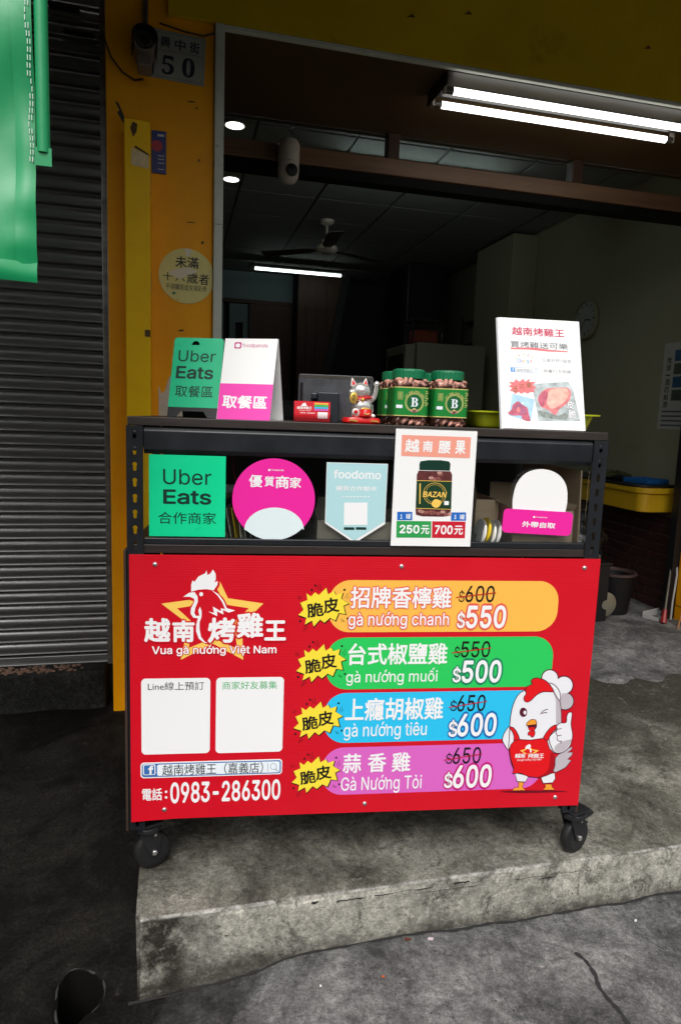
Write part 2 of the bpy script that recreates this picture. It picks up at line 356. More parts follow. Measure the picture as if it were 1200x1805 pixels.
# flat print, measured in millimetres on each sheet
ART = {
 'panel': [
  ['R','price_bar#0','bar_orange',1,486.3,500.5,1092.6,636.8,55],
  ['R','price_bar#1','bar_green',1,484.7,347.8,1090.6,486.8,55],
  ['R','price_bar#2','bar_blue',1,484.4,201.2,1084.5,338.2,55],
  ['R','price_bar#3','bar_pink',1,483.9,56,1084.4,188.8,55],
  ['T','lettering#1a','p_white',4,'招牌香檸雞',540.8,563.4,803.1,620.3,0.035,0,'p_coral',0.08,0],
  ['T','lettering#1b','p_white',4,'gà nướng chanh',537.5,509.1,799.7,554.5,0.015,0,'p_coral',0.09,0],
  ['T','lettering#2a','p_white',4,'台式椒鹽雞',540.2,412.8,801.2,471.5,0.035,0,'',0,0],
  ['T','lettering#2b','p_white',4,'gà nướng muối',537.6,357.8,778.1,404,0.008,0,'',0,0],
  ['T','lettering#3a','p_white',4,'上癮胡椒雞',537.9,261.1,798.8,323.7,0.035,0,'',0,0],
  ['T','lettering#3b','p_white',4,'gà nướng tiêu',536.5,207.8,757.3,257.9,0.008,0,'',0,0],
  ['T','lettering#4a','p_white',4,'蒜',537.8,116.6,586.4,171.3,0.035,0,'',0,0],
  ['T','lettering#4b','p_white',4,'香',603.7,117.1,652.6,171,0.035,0,'',0,0],
  ['T','lettering#4c','p_white',4,'雞',668.2,116.1,717.9,171.8,0.035,0,'',0,0],
  ['T','lettering#4d','p_white',4,'Gà Nướng Tỏi',534.7,56.7,751.8,109.2,0.008,0,'',0,0],
  ['T','old_price#1','p_black',4,'$',822.2,577.1,836.8,613,0,0,'',0,0],
  ['T','old_price#1','p_black',4,'600',839.6,580.1,917.3,624.1,0.012,0,'',0,0.03],
  ['K','strike_line#1','p_strike',6,2.6,0,0,[815.1,592.8,920.4,605.7]],
  ['T','new_price#1','p_white',4,'$',821.3,505.9,842.4,556.2,0.03,0,'p_coral',0.09,0],
  ['T','new_price#1','p_white',4,'550',845.5,509.8,952.4,571.6,0.035,0,'p_coral',0.09,0.03],
  ['T','old_price#2','p_black',4,'$',819.6,428.2,834.3,463.7,0,0,'',0,0],
  ['T','old_price#2','p_black',4,'550',837.2,430.9,915.5,475.5,0.012,0,'',0,0.03],
  ['K','strike_line#2','p_strike',6,2.6,0,0,[812.9,444,918.1,456.8]],
  ['T','new_price#2','p_white',4,'$',818.7,357.9,840.7,406.9,0.03,0,'p_dgreen',0.09,0],
  ['T','new_price#2','p_white',4,'500',843.7,360.8,950.6,423.2,0.035,0,'p_dgreen',0.09,0.03],
  ['T','old_price#3','p_black',4,'$',817.5,280.6,835,315.2,0,0,'',0,0],
  ['T','old_price#3','p_black',4,'650',836.4,281.7,913.2,328.1,0.012,0,'',0,0.03],
  ['K','strike_line#3','p_strike',6,2.6,0,0,[812.5,294.2,916.6,309.3]],
  ['T','new_price#3','p_white',4,'$',816.5,205.7,840.4,259.7,0.03,0,'p_dblue',0.09,0],
  ['T','new_price#3','p_white',4,'600',840.5,211.1,947.8,276.2,0.035,0,'p_dblue',0.09,0.03],
  ['T','old_price#4','p_black',4,'$',814.4,131.4,831.5,167.1,0,0,'',0,0],
  ['T','old_price#4','p_black',4,'650',832.9,133.4,910.5,180.6,0.012,0,'',0,0.03],
  ['K','strike_line#4','p_strike',6,2.6,0,0,[808.8,145.7,913,160.5]],
  ['T','new_price#4','p_white',4,'$',813.2,60.2,836.1,111.9,0.03,0,'p_mag',0.09,0],
  ['T','new_price#4','p_white',4,'600',837.4,63.5,944.3,130.2,0.035,0,'p_mag',0.09,0.03],
  ['P','starburst#0','p_black',2,0,[428.9,601.8,440.9,593.4,451,604.9,461.1,597.3,480.3,617.2,485.2,599.3,499.9,608.2,505.8,597.5,523.2,603.3,519.9,588,540.2,574.6,526.5,568.8,532.5,545.6,514.7,549.5,506.7,528.2,492.6,536,478,522.5,466.6,531.4,450.3,512.1,445.4,528.3,427.1,517.5,430.4,536,409.5,543.7,422.5,557.1,413.6,576.2,431.9,583.9]],
  ['P','starburst#0','p_yellow',3,0,[429.2,602.2,440.9,594.2,450.6,605.2,460.4,597.9,478.9,617,483.7,599.8,497.8,608.3,503.6,598.1,520.3,603.7,517.2,588.9,536.8,576,523.5,570.5,529.3,548.2,512.2,551.9,504.4,531.5,490.8,538.9,476.7,526,465.7,534.5,449.9,516,445.2,531.6,427.5,521.2,430.7,539,410.5,546.4,423.1,559.3,414.5,577.6,432.1,585]],
  ['K','starburst#0','p_black',3,0.9,0,0,[461.4,629,466.2,609.7]],
  ['K','starburst#0','p_black',3,0.9,0,0,[456.2,622.8,460.1,611.8]],
  ['K','starburst#0','p_black',3,0.9,0,0,[407,595.9,417.4,590.4]],
  ['K','starburst#0','p_black',3,0.9,0,0,[407.1,589.7,414.6,587.5]],
  ['K','starburst#0','p_black',3,0.9,0,0,[526.6,590.1,534.8,603.7]],
  ['K','starburst#0','p_black',3,0.9,0,0,[531,586.4,537.9,596.4]],
  ['K','starburst#0','p_black',3,0.9,0,0,[425,504.9,436.2,516.8]],
  ['K','starburst#0','p_black',3,0.9,0,0,[423.1,508.6,429.1,516]],
  ['K','starburst#0','p_black',3,0.9,0,0,[518.1,536.7,528.5,529.2]],
  ['K','starburst#0','p_black',3,0.9,0,0,[519.3,531.9,526.3,527.8]],
  ['P','starburst#0','p_black',3,0,[445.1,611.4,444.3,609.3,442.3,608.4,440.3,609.3,439.4,611.3,440.2,613.4,442.2,614.3,444.2,613.4]],
  ['P','starburst#0','p_black',3,0,[453.7,622.7,452.9,620.7,450.9,619.8,448.9,620.6,448,622.7,448.8,624.8,450.8,625.6,452.8,624.8]],
  ['P','starburst#0','p_black',3,0,[418.4,530.5,417.6,528.4,415.6,527.5,413.5,528.4,412.6,530.5,413.4,532.6,415.4,533.4,417.5,532.6]],
  ['P','starburst#0','p_black',3,0,[527.7,611.8,526.9,609.7,524.9,608.8,522.8,609.7,521.9,611.8,522.7,613.8,524.7,614.7,526.8,613.9]],
  ['P','starburst#0','p_black',3,0,[538.4,537.1,537.6,534.9,535.6,534.1,533.5,535,532.6,537.1,533.4,539.2,535.4,540,537.5,539.2]],
  ['T','lettering#b0a','p_black',4,'脆',431.2,540.8,473.1,578.4,0.045,8,'',0,0],
  ['T','lettering#b0b','p_black',4,'皮',471.7,551.9,512.2,591.3,0.045,8,'',0,0],
  ['P','starburst#1','p_black',2,0,[427.5,454.4,439.5,446,449.6,457.5,459.7,449.9,478.9,469.8,483.8,451.9,498.5,460.8,504.4,450.1,521.8,455.9,518.5,440.6,538.8,427.2,525.1,421.4,531.1,398.2,513.3,402.1,505.3,380.8,491.2,388.6,476.6,375.1,465.2,384,448.9,364.7,444,380.9,425.7,370.1,429,388.6,408.1,396.3,421.1,409.7,412.2,428.8,430.5,436.5]],
  ['P','starburst#1','p_yellow',3,0,[427.8,454.8,439.5,446.8,449.2,457.8,459,450.5,477.5,469.6,482.3,452.4,496.4,460.9,502.2,450.7,518.9,456.3,515.8,441.5,535.4,428.6,522.1,423.1,527.9,400.8,510.8,404.5,503,384.1,489.4,391.5,475.3,378.6,464.3,387.1,448.5,368.6,443.8,384.2,426.1,373.8,429.3,391.6,409.1,399,421.7,411.9,413.1,430.2,430.7,437.6]],
  ['K','starburst#1','p_black',3,0.9,0,0,[460,481.6,464.8,462.3]],
  ['K','starburst#1','p_black',3,0.9,0,0,[454.8,475.4,458.7,464.4]],
  ['K','starburst#1','p_black',3,0.9,0,0,[405.6,448.5,416,443]],
  ['K','starburst#1','p_black',3,0.9,0,0,[405.7,442.3,413.2,440.1]],
  ['K','starburst#1','p_black',3,0.9,0,0,[525.2,442.7,533.4,456.3]],
  ['K','starburst#1','p_black',3,0.9,0,0,[529.6,439,536.5,449]],
  ['K','starburst#1','p_black',3,0.9,0,0,[423.6,357.5,434.8,369.4]],
  ['K','starburst#1','p_black',3,0.9,0,0,[421.7,361.2,427.7,368.6]],
  ['K','starburst#1','p_black',3,0.9,0,0,[516.7,389.3,527.1,381.8]],
  ['K','starburst#1','p_black',3,0.9,0,0,[517.9,384.5,524.9,380.4]],
  ['P','starburst#1','p_black',3,0,[443.7,464,442.9,461.9,440.9,461,438.9,461.9,438,463.9,438.8,466,440.8,466.9,442.8,466]],
  ['P','starburst#1','p_black',3,0,[452.3,475.3,451.5,473.3,449.5,472.4,447.5,473.2,446.6,475.3,447.4,477.4,449.4,478.2,451.4,477.4]],
  ['P','starburst#1','p_black',3,0,[417,383.1,416.2,381,414.2,380.1,412.1,381,411.2,383.1,412,385.2,414,386,416.1,385.2]],
  ['P','starburst#1','p_black',3,0,[526.3,464.4,525.5,462.3,523.5,461.4,521.4,462.3,520.5,464.4,521.3,466.4,523.3,467.3,525.4,466.5]],
  ['P','starburst#1','p_black',3,0,[537,389.7,536.2,387.5,534.2,386.7,532.1,387.6,531.2,389.7,532,391.8,534,392.6,536.1,391.8]],
  ['T','lettering#b1a','p_black',4,'脆',429.8,393.4,471.7,431,0.045,8,'',0,0],
  ['T','lettering#b1b','p_black',4,'皮',470.3,404.5,510.8,443.9,0.045,8,'',0,0],
  ['P','starburst#2','p_black',2,0,[424.7,300.8,436.7,292.4,446.8,303.9,456.9,296.3,476.1,316.2,481,298.3,495.7,307.2,501.6,296.5,519,302.3,515.7,287,536,273.6,522.3,267.8,528.3,244.6,510.5,248.5,502.5,227.2,488.4,235,473.8,221.5,462.4,230.4,446.1,211.1,441.2,227.3,422.9,216.5,426.2,235,405.3,242.7,418.3,256.1,409.4,275.2,427.7,282.9]],
  ['P','starburst#2','p_yellow',3,0,[425,301.2,436.7,293.2,446.4,304.2,456.2,296.9,474.7,316,479.5,298.8,493.6,307.3,499.4,297.1,516.1,302.7,513,287.9,532.6,275,519.3,269.5,525.1,247.2,508,250.9,500.2,230.5,486.6,237.9,472.5,225,461.5,233.5,445.7,215,441,230.6,423.3,220.2,426.5,238,406.3,245.4,418.9,258.3,410.3,276.6,427.9,284]],
  ['K','starburst#2','p_black',3,0.9,0,0,[457.2,328,462,308.7]],
  ['K','starburst#2','p_black',3,0.9,0,0,[452,321.8,455.9,310.8]],
  ['K','starburst#2','p_black',3,0.9,0,0,[402.8,294.9,413.2,289.4]],
  ['K','starburst#2','p_black',3,0.9,0,0,[402.9,288.7,410.4,286.5]],
  ['K','starburst#2','p_black',3,0.9,0,0,[522.4,289.1,530.6,302.7]],
  ['K','starburst#2','p_black',3,0.9,0,0,[526.8,285.4,533.7,295.4]],
  ['K','starburst#2','p_black',3,0.9,0,0,[420.8,203.9,432,215.8]],
  ['K','starburst#2','p_black',3,0.9,0,0,[418.9,207.6,424.9,215]],
  ['K','starburst#2','p_black',3,0.9,0,0,[513.9,235.7,524.3,228.2]],
  ['K','starburst#2','p_black',3,0.9,0,0,[515.1,230.9,522.1,226.8]],
  ['P','starburst#2','p_black',3,0,[440.9,310.4,440.1,308.3,438.1,307.4,436.1,308.3,435.2,310.3,436,312.4,438,313.3,440,312.4]],
  ['P','starburst#2','p_black',3,0,[449.5,321.7,448.7,319.7,446.7,318.8,444.7,319.6,443.8,321.7,444.6,323.8,446.6,324.6,448.6,323.8]],
  ['P','starburst#2','p_black',3,0,[414.2,229.5,413.4,227.4,411.4,226.5,409.3,227.4,408.4,229.5,409.2,231.6,411.2,232.4,413.3,231.6]],
  ['P','starburst#2','p_black',3,0,[523.5,310.8,522.7,308.7,520.7,307.8,518.6,308.7,517.7,310.8,518.5,312.8,520.5,313.7,522.6,312.9]],
  ['P','starburst#2','p_black',3,0,[534.2,236.1,533.4,233.9,531.4,233.1,529.3,234,528.4,236.1,529.2,238.2,531.2,239,533.3,238.2]],
  ['T','lettering#b2a','p_black',4,'脆',427,239.8,468.9,277.4,0.045,8,'',0,0],
  ['T','lettering#b2b','p_black',4,'皮',467.5,250.9,508,290.3,0.045,8,'',0,0],
  ['P','starburst#3','p_black',2,0,[423.7,151,435.7,142.6,445.8,154.1,455.9,146.5,475.1,166.4,480,148.5,494.7,157.4,500.6,146.7,518,152.5,514.7,137.2,535,123.8,521.3,118,527.3,94.8,509.5,98.7,501.5,77.4,487.4,85.2,472.8,71.7,461.4,80.6,445.1,61.3,440.2,77.5,421.9,66.7,425.2,85.2,404.3,92.9,417.3,106.3,408.4,125.4,426.7,133.1]],
  ['P','starburst#3','p_yellow',3,0,[424,151.4,435.7,143.4,445.4,154.4,455.2,147.1,473.7,166.2,478.5,149,492.6,157.5,498.4,147.3,515.1,152.9,512,138.1,531.6,125.2,518.3,119.7,524.1,97.4,507,101.1,499.2,80.7,485.6,88.1,471.5,75.2,460.5,83.7,444.7,65.2,440,80.8,422.3,70.4,425.5,88.2,405.3,95.6,417.9,108.5,409.3,126.8,426.9,134.2]],
  ['K','starburst#3','p_black',3,0.9,0,0,[456.2,178.2,461,158.9]],
  ['K','starburst#3','p_black',3,0.9,0,0,[451,172,454.9,161]],
  ['K','starburst#3','p_black',3,0.9,0,0,[401.8,145.1,412.2,139.6]],
  ['K','starburst#3','p_black',3,0.9,0,0,[401.9,138.9,409.4,136.7]],
  ['K','starburst#3','p_black',3,0.9,0,0,[521.4,139.3,529.6,152.9]],
  ['K','starburst#3','p_black',3,0.9,0,0,[525.8,135.6,532.7,145.6]],
  ['K','starburst#3','p_black',3,0.9,0,0,[419.8,54.1,431,66]],
  ['K','starburst#3','p_black',3,0.9,0,0,[417.9,57.8,423.9,65.2]],
  ['K','starburst#3','p_black',3,0.9,0,0,[512.9,85.9,523.3,78.4]],
  ['K','starburst#3','p_black',3,0.9,0,0,[514.1,81.1,521.1,77]],
  ['P','starburst#3','p_black',3,0,[439.9,160.6,439.1,158.5,437.1,157.6,435.1,158.5,434.2,160.5,435,162.6,437,163.5,439,162.6]],
  ['P','starburst#3','p_black',3,0,[448.5,171.9,447.7,169.9,445.7,169,443.7,169.8,442.8,171.9,443.6,174,445.6,174.8,447.6,174]],
  ['P','starburst#3','p_black',3,0,[413.2,79.7,412.4,77.6,410.4,76.7,408.3,77.6,407.4,79.7,408.2,81.8,410.2,82.6,412.3,81.8]],
  ['P','starburst#3','p_black',3,0,[522.5,161,521.7,158.9,519.7,158,517.6,158.9,516.7,161,517.5,163,519.5,163.9,521.6,163.1]],
  ['P','starburst#3','p_black',3,0,[533.2,86.3,532.4,84.1,530.4,83.3,528.3,84.2,527.4,86.3,528.2,88.4,530.2,89.2,532.3,88.4]],
  ['T','lettering#b3a','p_black',4,'脆',426,90,467.9,127.6,0.045,8,'',0,0],
  ['T','lettering#b3b','p_black',4,'皮',466.5,101.1,507,140.5,0.045,8,'',0,0],
  ['P','rooster_logo','p_gold',1,0,[206.7,650.8,235.5,589.1,322.9,575.8,271.1,523,275.2,430,199.7,473,122.1,431.4,140.1,523.2,75.3,575.2,159.4,587.2]],
  ['P','rooster_logo','p_red',2,0,[205.8,617.5,231.1,572.9,287,563.8,250.8,527.5,260.2,459.5,199.7,487.3,141.5,462,150.7,527.6,113.2,563.6,167.4,572.8]],
  ['P','rooster_logo','p_red',3,1,[143.5,603.8,142.6,632,151.6,643.7,173.8,658.8,192.9,667.2,205.7,662.4,213.7,639.2,215.4,622.5,209,607.4,225.2,589,238.2,567.2,261,560.4,251.4,546.8,218.9,545.1,212.5,536.7,189.9,545.1,185.1,518,185.1,484,193.3,470.3,173.8,477.2,159.3,497.7,156.1,521.5,141.8,541.8,143.4,565.3,151.4,582.1,122.8,588.7]],
  ['P','rooster_logo','p_white',4,0,[146.7,605.5,146.8,623.8,150,633.8,154.7,630.5,164.3,643.8,180.2,652.2,183.3,658.9,185.9,647.3,192.9,652.3,198.6,661.7,205.1,650.8,205.7,637.5,202.6,629.1,210.6,632.5,209.6,622.5,200.4,609.1,183.4,612.3,164.2,610.6]],
  ['P','rooster_logo','p_white',4,0,[127.6,592.7,141.9,602.8,154.7,604.8,162,593.9,162.9,580.5,157.2,565.3,154.6,551.9,158.4,544.5,166.8,544.5,164.2,558.6,168.4,567.7,172.2,555.3,172.2,541.8,167.4,528.2,167.4,511.3,171.2,490.9,180.3,478.2,191.6,474.4,178.7,475.5,165.8,485.8,159.3,504.5,159.3,521.5,163.5,538.4,152,540.1,145.6,550.2,146.6,563.7,154.6,580.4,153.4,588.1,143.5,592.8]],
  ['P','rooster_logo','p_white',4,0,[196.2,609.7,212.3,599.7,225.2,582.3,233.4,563.8,253.9,558,238.3,552.6,223.7,559.4,225.4,547.9,209.9,556,209.9,543.5,188.3,555.3,202.1,551.9,199.5,568.1,218.9,556,218.9,563.8,229.2,561.4,222,578.9,210.7,595.7]],
  ['P','rooster_logo','p_white',4,0,[175.7,599.6,175.4,597.7,174.3,596,172.8,594.9,170.9,594.6,169.1,594.9,167.5,596,166.5,597.6,166.1,599.6,166.5,601.5,167.5,603.1,169.1,604.2,170.9,604.6,172.8,604.2,174.3,603.1,175.4,601.5]],
  ['T','lettering#l0','p_white',6,'越',34,477.6,97.4,539.1,0.06,0,'p_red',0.1,0],
  ['T','lettering#l1','p_white',6,'南',101.9,477.3,155.4,533.4,0.06,0,'p_red',0.1,0],
  ['T','lettering#l2','p_white',6,'烤',187.6,475.1,255.1,540.1,0.06,0,'p_red',0.1,0],
  ['T','lettering#l3','p_white',6,'雞',257.8,487.5,324.1,552.6,0.06,0,'p_red',0.1,0],
  ['T','lettering#l4','p_white',6,'王',326.8,480.3,380.6,532.5,0.06,0,'p_red',0.1,0],
  ['T','lettering#l9','p_white',6,'Vua gà nướng Việt Nam',52.7,441.4,357.9,469.4,0.028,0,'p_red',0.07,0],
  ['R','white_card#1','p_white',1,26.4,183.3,194.8,383.7,11],
  ['R','white_card#2','p_white',1,209.2,182.1,378.7,383.9,11],
  ['T','lettering#c1','p_black',2,'Line線上預訂',42.6,352.5,179.4,374.3,0,0,'',0,0],
  ['T','lettering#c2','p_lgreen',2,'商家好友募集',224.3,352.3,361.8,373.5,0,0,'',0,0],
  ['R','search_bar','p_white',1,23.6,119.6,379.4,161.8,9],
  ['R','search_bar','p_fb',2,26.7,122.4,376.4,158.6,7],
  ['R','search_bar','p_pale',3,64.6,125.2,373.1,155.7,5],
  ['R','search_bar','p_white',3,29.8,128.4,60.4,157.2,4],
  ['R','search_bar','p_fb',4,32.2,130.2,58,155,3],
  ['T','search_bar','p_white',5,'f',42.4,128.5,55.6,153.4,0.05,0,'',0,0],
  ['T','lettering#f1','p_black',4,'越南烤雞王（嘉義店）',77.3,124.8,330.3,155.3,0.004,0,'',0,0],
  ['K','search_bar','p_grey',4,1,0,0,[342.3,151.2,342.7,128]],
  ['K','search_bar','p_grey',4,1.2,0,1,[364.9,141.1,363.9,136.9,361,133.9,357.1,132.9,353.1,134.1,350.2,137.4,349.1,141.6,350.1,145.8,352.9,148.8,356.9,149.8,360.8,148.6,363.8,145.3]],
  ['K','search_bar','p_grey',4,1.8,0,0,[362.5,134.5,368.4,128]],
  ['T','lettering#t1','p_white',2,'電話',27,58.3,76.5,91.9,0.03,0,'',0,0],
  ['T','lettering#t2','p_white',2,':',83.2,62.2,89.8,84.5,0.03,0,'',0,0],
  ['T','lettering#t3','p_white',2,'0983-286300',96.9,48.5,376.5,106.1,0.035,0,'',0,0],
  ['P','chicken_drawing','p_dred',2,1,[972.1,49.2,1019.5,50.8,1085,48.4,1164.6,43.3,1107.5,41.5,1020,43.4]],
  ['P','chicken_drawing','p_grey2',2,0,[1113.1,135.5,1131.2,153.7,1152,167.5,1166.7,174.9,1166.4,164.9,1155,157.5,1170.3,158.2,1167.9,147.2,1156.7,137.5,1168,133.8,1154.2,114.2,1139.6,105.8,1124.7,99.6,1115.2,108.8]],
  ['K','chicken_drawing','p_maroon',2.5,2.2,0,1,[1113.1,135.5,1131.2,153.7,1152,167.5,1166.7,174.9,1166.4,164.9,1155,157.5,1170.3,158.2,1167.9,147.2,1156.7,137.5,1168,133.8,1154.2,114.2,1139.6,105.8,1124.7,99.6,1115.2,108.8]],
  ['P','chicken_drawing','p_maroon',3,0,[1161.2,305,1161,299.2,1159.6,293.7,1156.9,288.7,1153,284.7,1148.3,281.6,1142.9,279.8,1137.1,279.2,1131.2,280,1125.5,282.1,1120.3,285.3,1115.8,289.5,1112.3,294.5,1109.9,300.1,1108.8,305.9,1109,311.7,1110.5,317.2,1113.2,322.1,1117,326.1,1121.6,329.1,1127,331,1132.8,331.5,1138.6,330.8,1144.3,328.8,1149.6,325.6,1154.1,321.4,1157.6,316.4,1160,310.8]],
  ['P','chicken_drawing','p_maroon',3,0,[1155.3,350.3,1155.2,344.2,1153.6,338.5,1150.8,333.4,1146.8,329.1,1141.9,325.9,1136.3,324,1130.2,323.4,1124,324.2,1118.1,326.3,1112.6,329.6,1108,334,1104.3,339.3,1101.8,345,1100.6,351.1,1100.8,357.1,1102.4,362.8,1105.2,367.9,1109.2,372.2,1114.1,375.3,1119.7,377.3,1125.7,377.9,1131.8,377.1,1137.7,375,1143.2,371.7,1147.9,367.4,1151.6,362.2,1154.1,356.4]],
  ['P','chicken_drawing','p_maroon',3,0,[1111.4,371.2,1111.2,365.7,1109.8,360.5,1107.2,355.8,1103.6,352,1099.1,349.1,1094,347.3,1088.5,346.8,1083,347.5,1077.6,349.4,1072.6,352.4,1068.4,356.4,1065.1,361.1,1062.9,366.4,1061.8,371.9,1062,377.3,1063.4,382.5,1066,387.1,1069.6,391,1074.1,393.9,1079.1,395.6,1084.6,396.2,1090.2,395.5,1095.5,393.6,1100.5,390.6,1104.7,386.7,1108.1,382,1110.3,376.7]],
  ['P','chicken_drawing','p_grey2',3.5,0,[1158.4,305,1158.2,299.8,1156.9,294.9,1154.5,290.5,1151.1,286.9,1146.9,284.2,1142.1,282.6,1136.9,282.1,1131.6,282.8,1126.6,284.6,1121.9,287.5,1117.9,291.2,1114.7,295.7,1112.6,300.7,1111.6,305.9,1111.8,311,1113.1,315.9,1115.5,320.3,1118.9,323.9,1123.1,326.6,1127.9,328.2,1133,328.7,1138.2,328.1,1143.3,326.3,1148,323.4,1152,319.7,1155.2,315.2,1157.3,310.3]],
  ['P','chicken_drawing','p_cwhite',3.5,0,[1152.1,350.4,1152,345,1150.6,339.9,1148.1,335.4,1144.6,331.7,1140.2,328.9,1135.3,327.2,1129.9,326.6,1124.5,327.3,1119.3,329.2,1114.4,332.1,1110.3,336,1107.1,340.6,1104.9,345.7,1103.8,351,1104,356.4,1105.4,361.4,1107.9,365.9,1111.4,369.6,1115.7,372.4,1120.6,374.1,1125.9,374.7,1131.3,374,1136.6,372.2,1141.4,369.2,1145.5,365.4,1148.8,360.8,1151,355.7]],
  ['P','chicken_drawing','p_cwhite',3.5,0,[1108.4,371.3,1108.3,366.4,1107,361.8,1104.7,357.7,1101.6,354.3,1097.6,351.8,1093.1,350.2,1088.3,349.8,1083.4,350.4,1078.7,352.1,1074.3,354.7,1070.6,358.2,1067.7,362.4,1065.7,367,1064.8,371.8,1065,376.6,1066.2,381.2,1068.5,385.3,1071.7,388.7,1075.6,391.2,1080,392.7,1084.8,393.2,1089.7,392.6,1094.5,391,1098.8,388.3,1102.5,384.9,1105.5,380.7,1107.5,376.1]],
  ['P','chicken_drawing','p_cwhite',3.7,1,[1086.6,357.7,1102.7,370.3,1121.3,352.9,1122.2,316.4,1110.5,327.4]],
  ['P','chicken_drawing','p_cwhite',4,1,[984.8,237.3,973.1,222.4,967.1,200.9,973.5,185.5,987.4,169.9,999,187,999.6,208.8,991.9,226.3]],
  ['K','chicken_drawing','p_maroon',4.5,2.2,1,1,[984.8,237.3,973.1,222.4,967.1,200.9,973.5,185.5,987.4,169.9,999,187,999.6,208.8,991.9,226.3]],
  ['P','chicken_drawing','p_cwhite',5,1,[984.9,235.1,985.1,263.1,989.2,295.2,999.9,322.8,1017.9,337.4,1053.5,344.3,1088.1,338.4,1111,320.9,1122.9,294.9,1129.2,244.9,1123,201.3,1117.8,157.4,1119.3,113.1,1081.6,92.1,1037.7,98,1004,116.7,987.2,172.1,986,204.7]],
  ['K','chicken_drawing','p_maroon',5.5,2.2,1,1,[984.9,235.1,985.1,263.1,989.2,295.2,999.9,322.8,1017.9,337.4,1053.5,344.3,1088.1,338.4,1111,320.9,1122.9,294.9,1129.2,244.9,1123,201.3,1117.8,157.4,1119.3,113.1,1081.6,92.1,1037.7,98,1004,116.7,987.2,172.1,986,204.7]],
  ['P','chicken_drawing','p_grey2',5.3,1,[1099.6,329.7,1109.9,321,1121.2,297.1,1127.5,247.1,1115.4,240.8,1110.4,288.6,1107.6,310.2]],
  ['P','chicken_drawing','p_cwhite',5.6,1,[1085.6,356.6,1102.1,351.1,1116.4,333.7,1121.4,312.2,1116.2,310.1,1104,327.5]],
  ['K','chicken_drawing','p_maroon',6.1,2.2,1,1,[1085.6,356.6,1102.1,351.1,1116.4,333.7,1121.4,312.2,1116.2,310.1,1104,327.5]],
  ['P','chicken_drawing','p_cwhite',5.6,0,[1009.2,103.3,1048.9,93.2,1041.5,75.6,1017.6,77.6]],
  ['K','chicken_drawing','p_maroon',6.1,2.2,0,1,[1009.2,103.3,1048.9,93.2,1041.5,75.6,1017.6,77.6]],
  ['P','chicken_drawing','p_cwhite',5.6,0,[1082.7,92,1122.5,99.6,1126.2,81.7,1119.4,70.7,1092.1,69.4]],
  ['K','chicken_drawing','p_maroon',6.1,2.2,0,1,[1082.7,92,1122.5,99.6,1126.2,81.7,1119.4,70.7,1092.1,69.4]],
  ['P','chicken_drawing','p_foot',5.6,0,[1022,76.3,1036.2,74.7,1034,60.3,1043.4,51,1006.5,51.3,1011.3,60,1022,60.7]],
  ['K','chicken_drawing','p_maroon',6.1,1.4,0,1,[1022,76.3,1036.2,74.7,1034,60.3,1043.4,51,1006.5,51.3,1011.3,60,1022,60.7]],
  ['P','chicken_drawing','p_foot',5.6,0,[1098.9,66.9,1116.5,66.3,1119.4,57.3,1127.7,49.1,1093.6,50.3,1099.6,58]],
  ['K','chicken_drawing','p_maroon',6.1,1.4,0,1,[1098.9,66.9,1116.5,66.3,1119.4,57.3,1127.7,49.1,1093.6,50.3,1099.6,58]],
  ['P','chicken_drawing','p_apron',6.4,1,[985.9,236.1,995.7,232.7,1007.5,217.2,1014.2,198.6,1000.7,192.4,998.5,208.8,993.3,221.9,986.3,230.7]],
  ['K','chicken_drawing','p_maroon',6.9,2.2,1,1,[985.9,236.1,995.7,232.7,1007.5,217.2,1014.2,198.6,1000.7,192.4,998.5,208.8,993.3,221.9,986.3,230.7]],
  ['P','chicken_drawing','p_apron',6.4,1,[1113.4,238.7,1096.9,228.2,1081.8,201.2,1093.3,192.2,1102.5,212.8,1117.4,229.9]],
  ['K','chicken_drawing','p_maroon',6.9,2.2,1,1,[1113.4,238.7,1096.9,228.2,1081.8,201.2,1093.3,192.2,1102.5,212.8,1117.4,229.9]],
  ['P','chicken_drawing','p_apron',7.2,0,[1000.5,195.7,1013.1,199.7,1045.5,196.7,1081.8,201.2,1093.2,193.3,1101.5,171.1,1118,155.2,1131.2,154.4,1120.5,144.1,1120.3,113.1,1107.5,95.7,1082,86.5,1049.1,90.9,1024.4,102.4,1002.9,101.3,1005.1,116.7,994.6,143.4,988.4,169.9,991.6,185]],
  ['K','chicken_drawing','p_maroon',7.7,2.2,0,1,[1000.5,195.7,1013.1,199.7,1045.5,196.7,1081.8,201.2,1093.2,193.3,1101.5,171.1,1118,155.2,1131.2,154.4,1120.5,144.1,1120.3,113.1,1107.5,95.7,1082,86.5,1049.1,90.9,1024.4,102.4,1002.9,101.3,1005.1,116.7,994.6,143.4,988.4,169.9,991.6,185]],
  ['P','chicken_drawing','p_dred2',7.5,1,[1119.5,137.5,1119.2,114.2,1106.3,97.5,1081.9,88.1,1073.2,88.8,1096.2,100.5,1105.4,122.4,1105.8,157.8,1117.2,151.9]],
  ['P','chicken_drawing','p_apron',6.4,1,[1060,370.4,1049.2,372.7,1037.8,369.4,1035.1,362.2,1038.2,355.2,1025.5,349,1020.3,339.5,1023.2,328.8,1018.2,319.3,1020.4,309.2,1028.8,305.2,1039.1,310.3,1054.9,326.1,1071.4,333.4,1098.8,333.6,1092.2,346.9,1082.2,358.8,1070.9,366.8]],
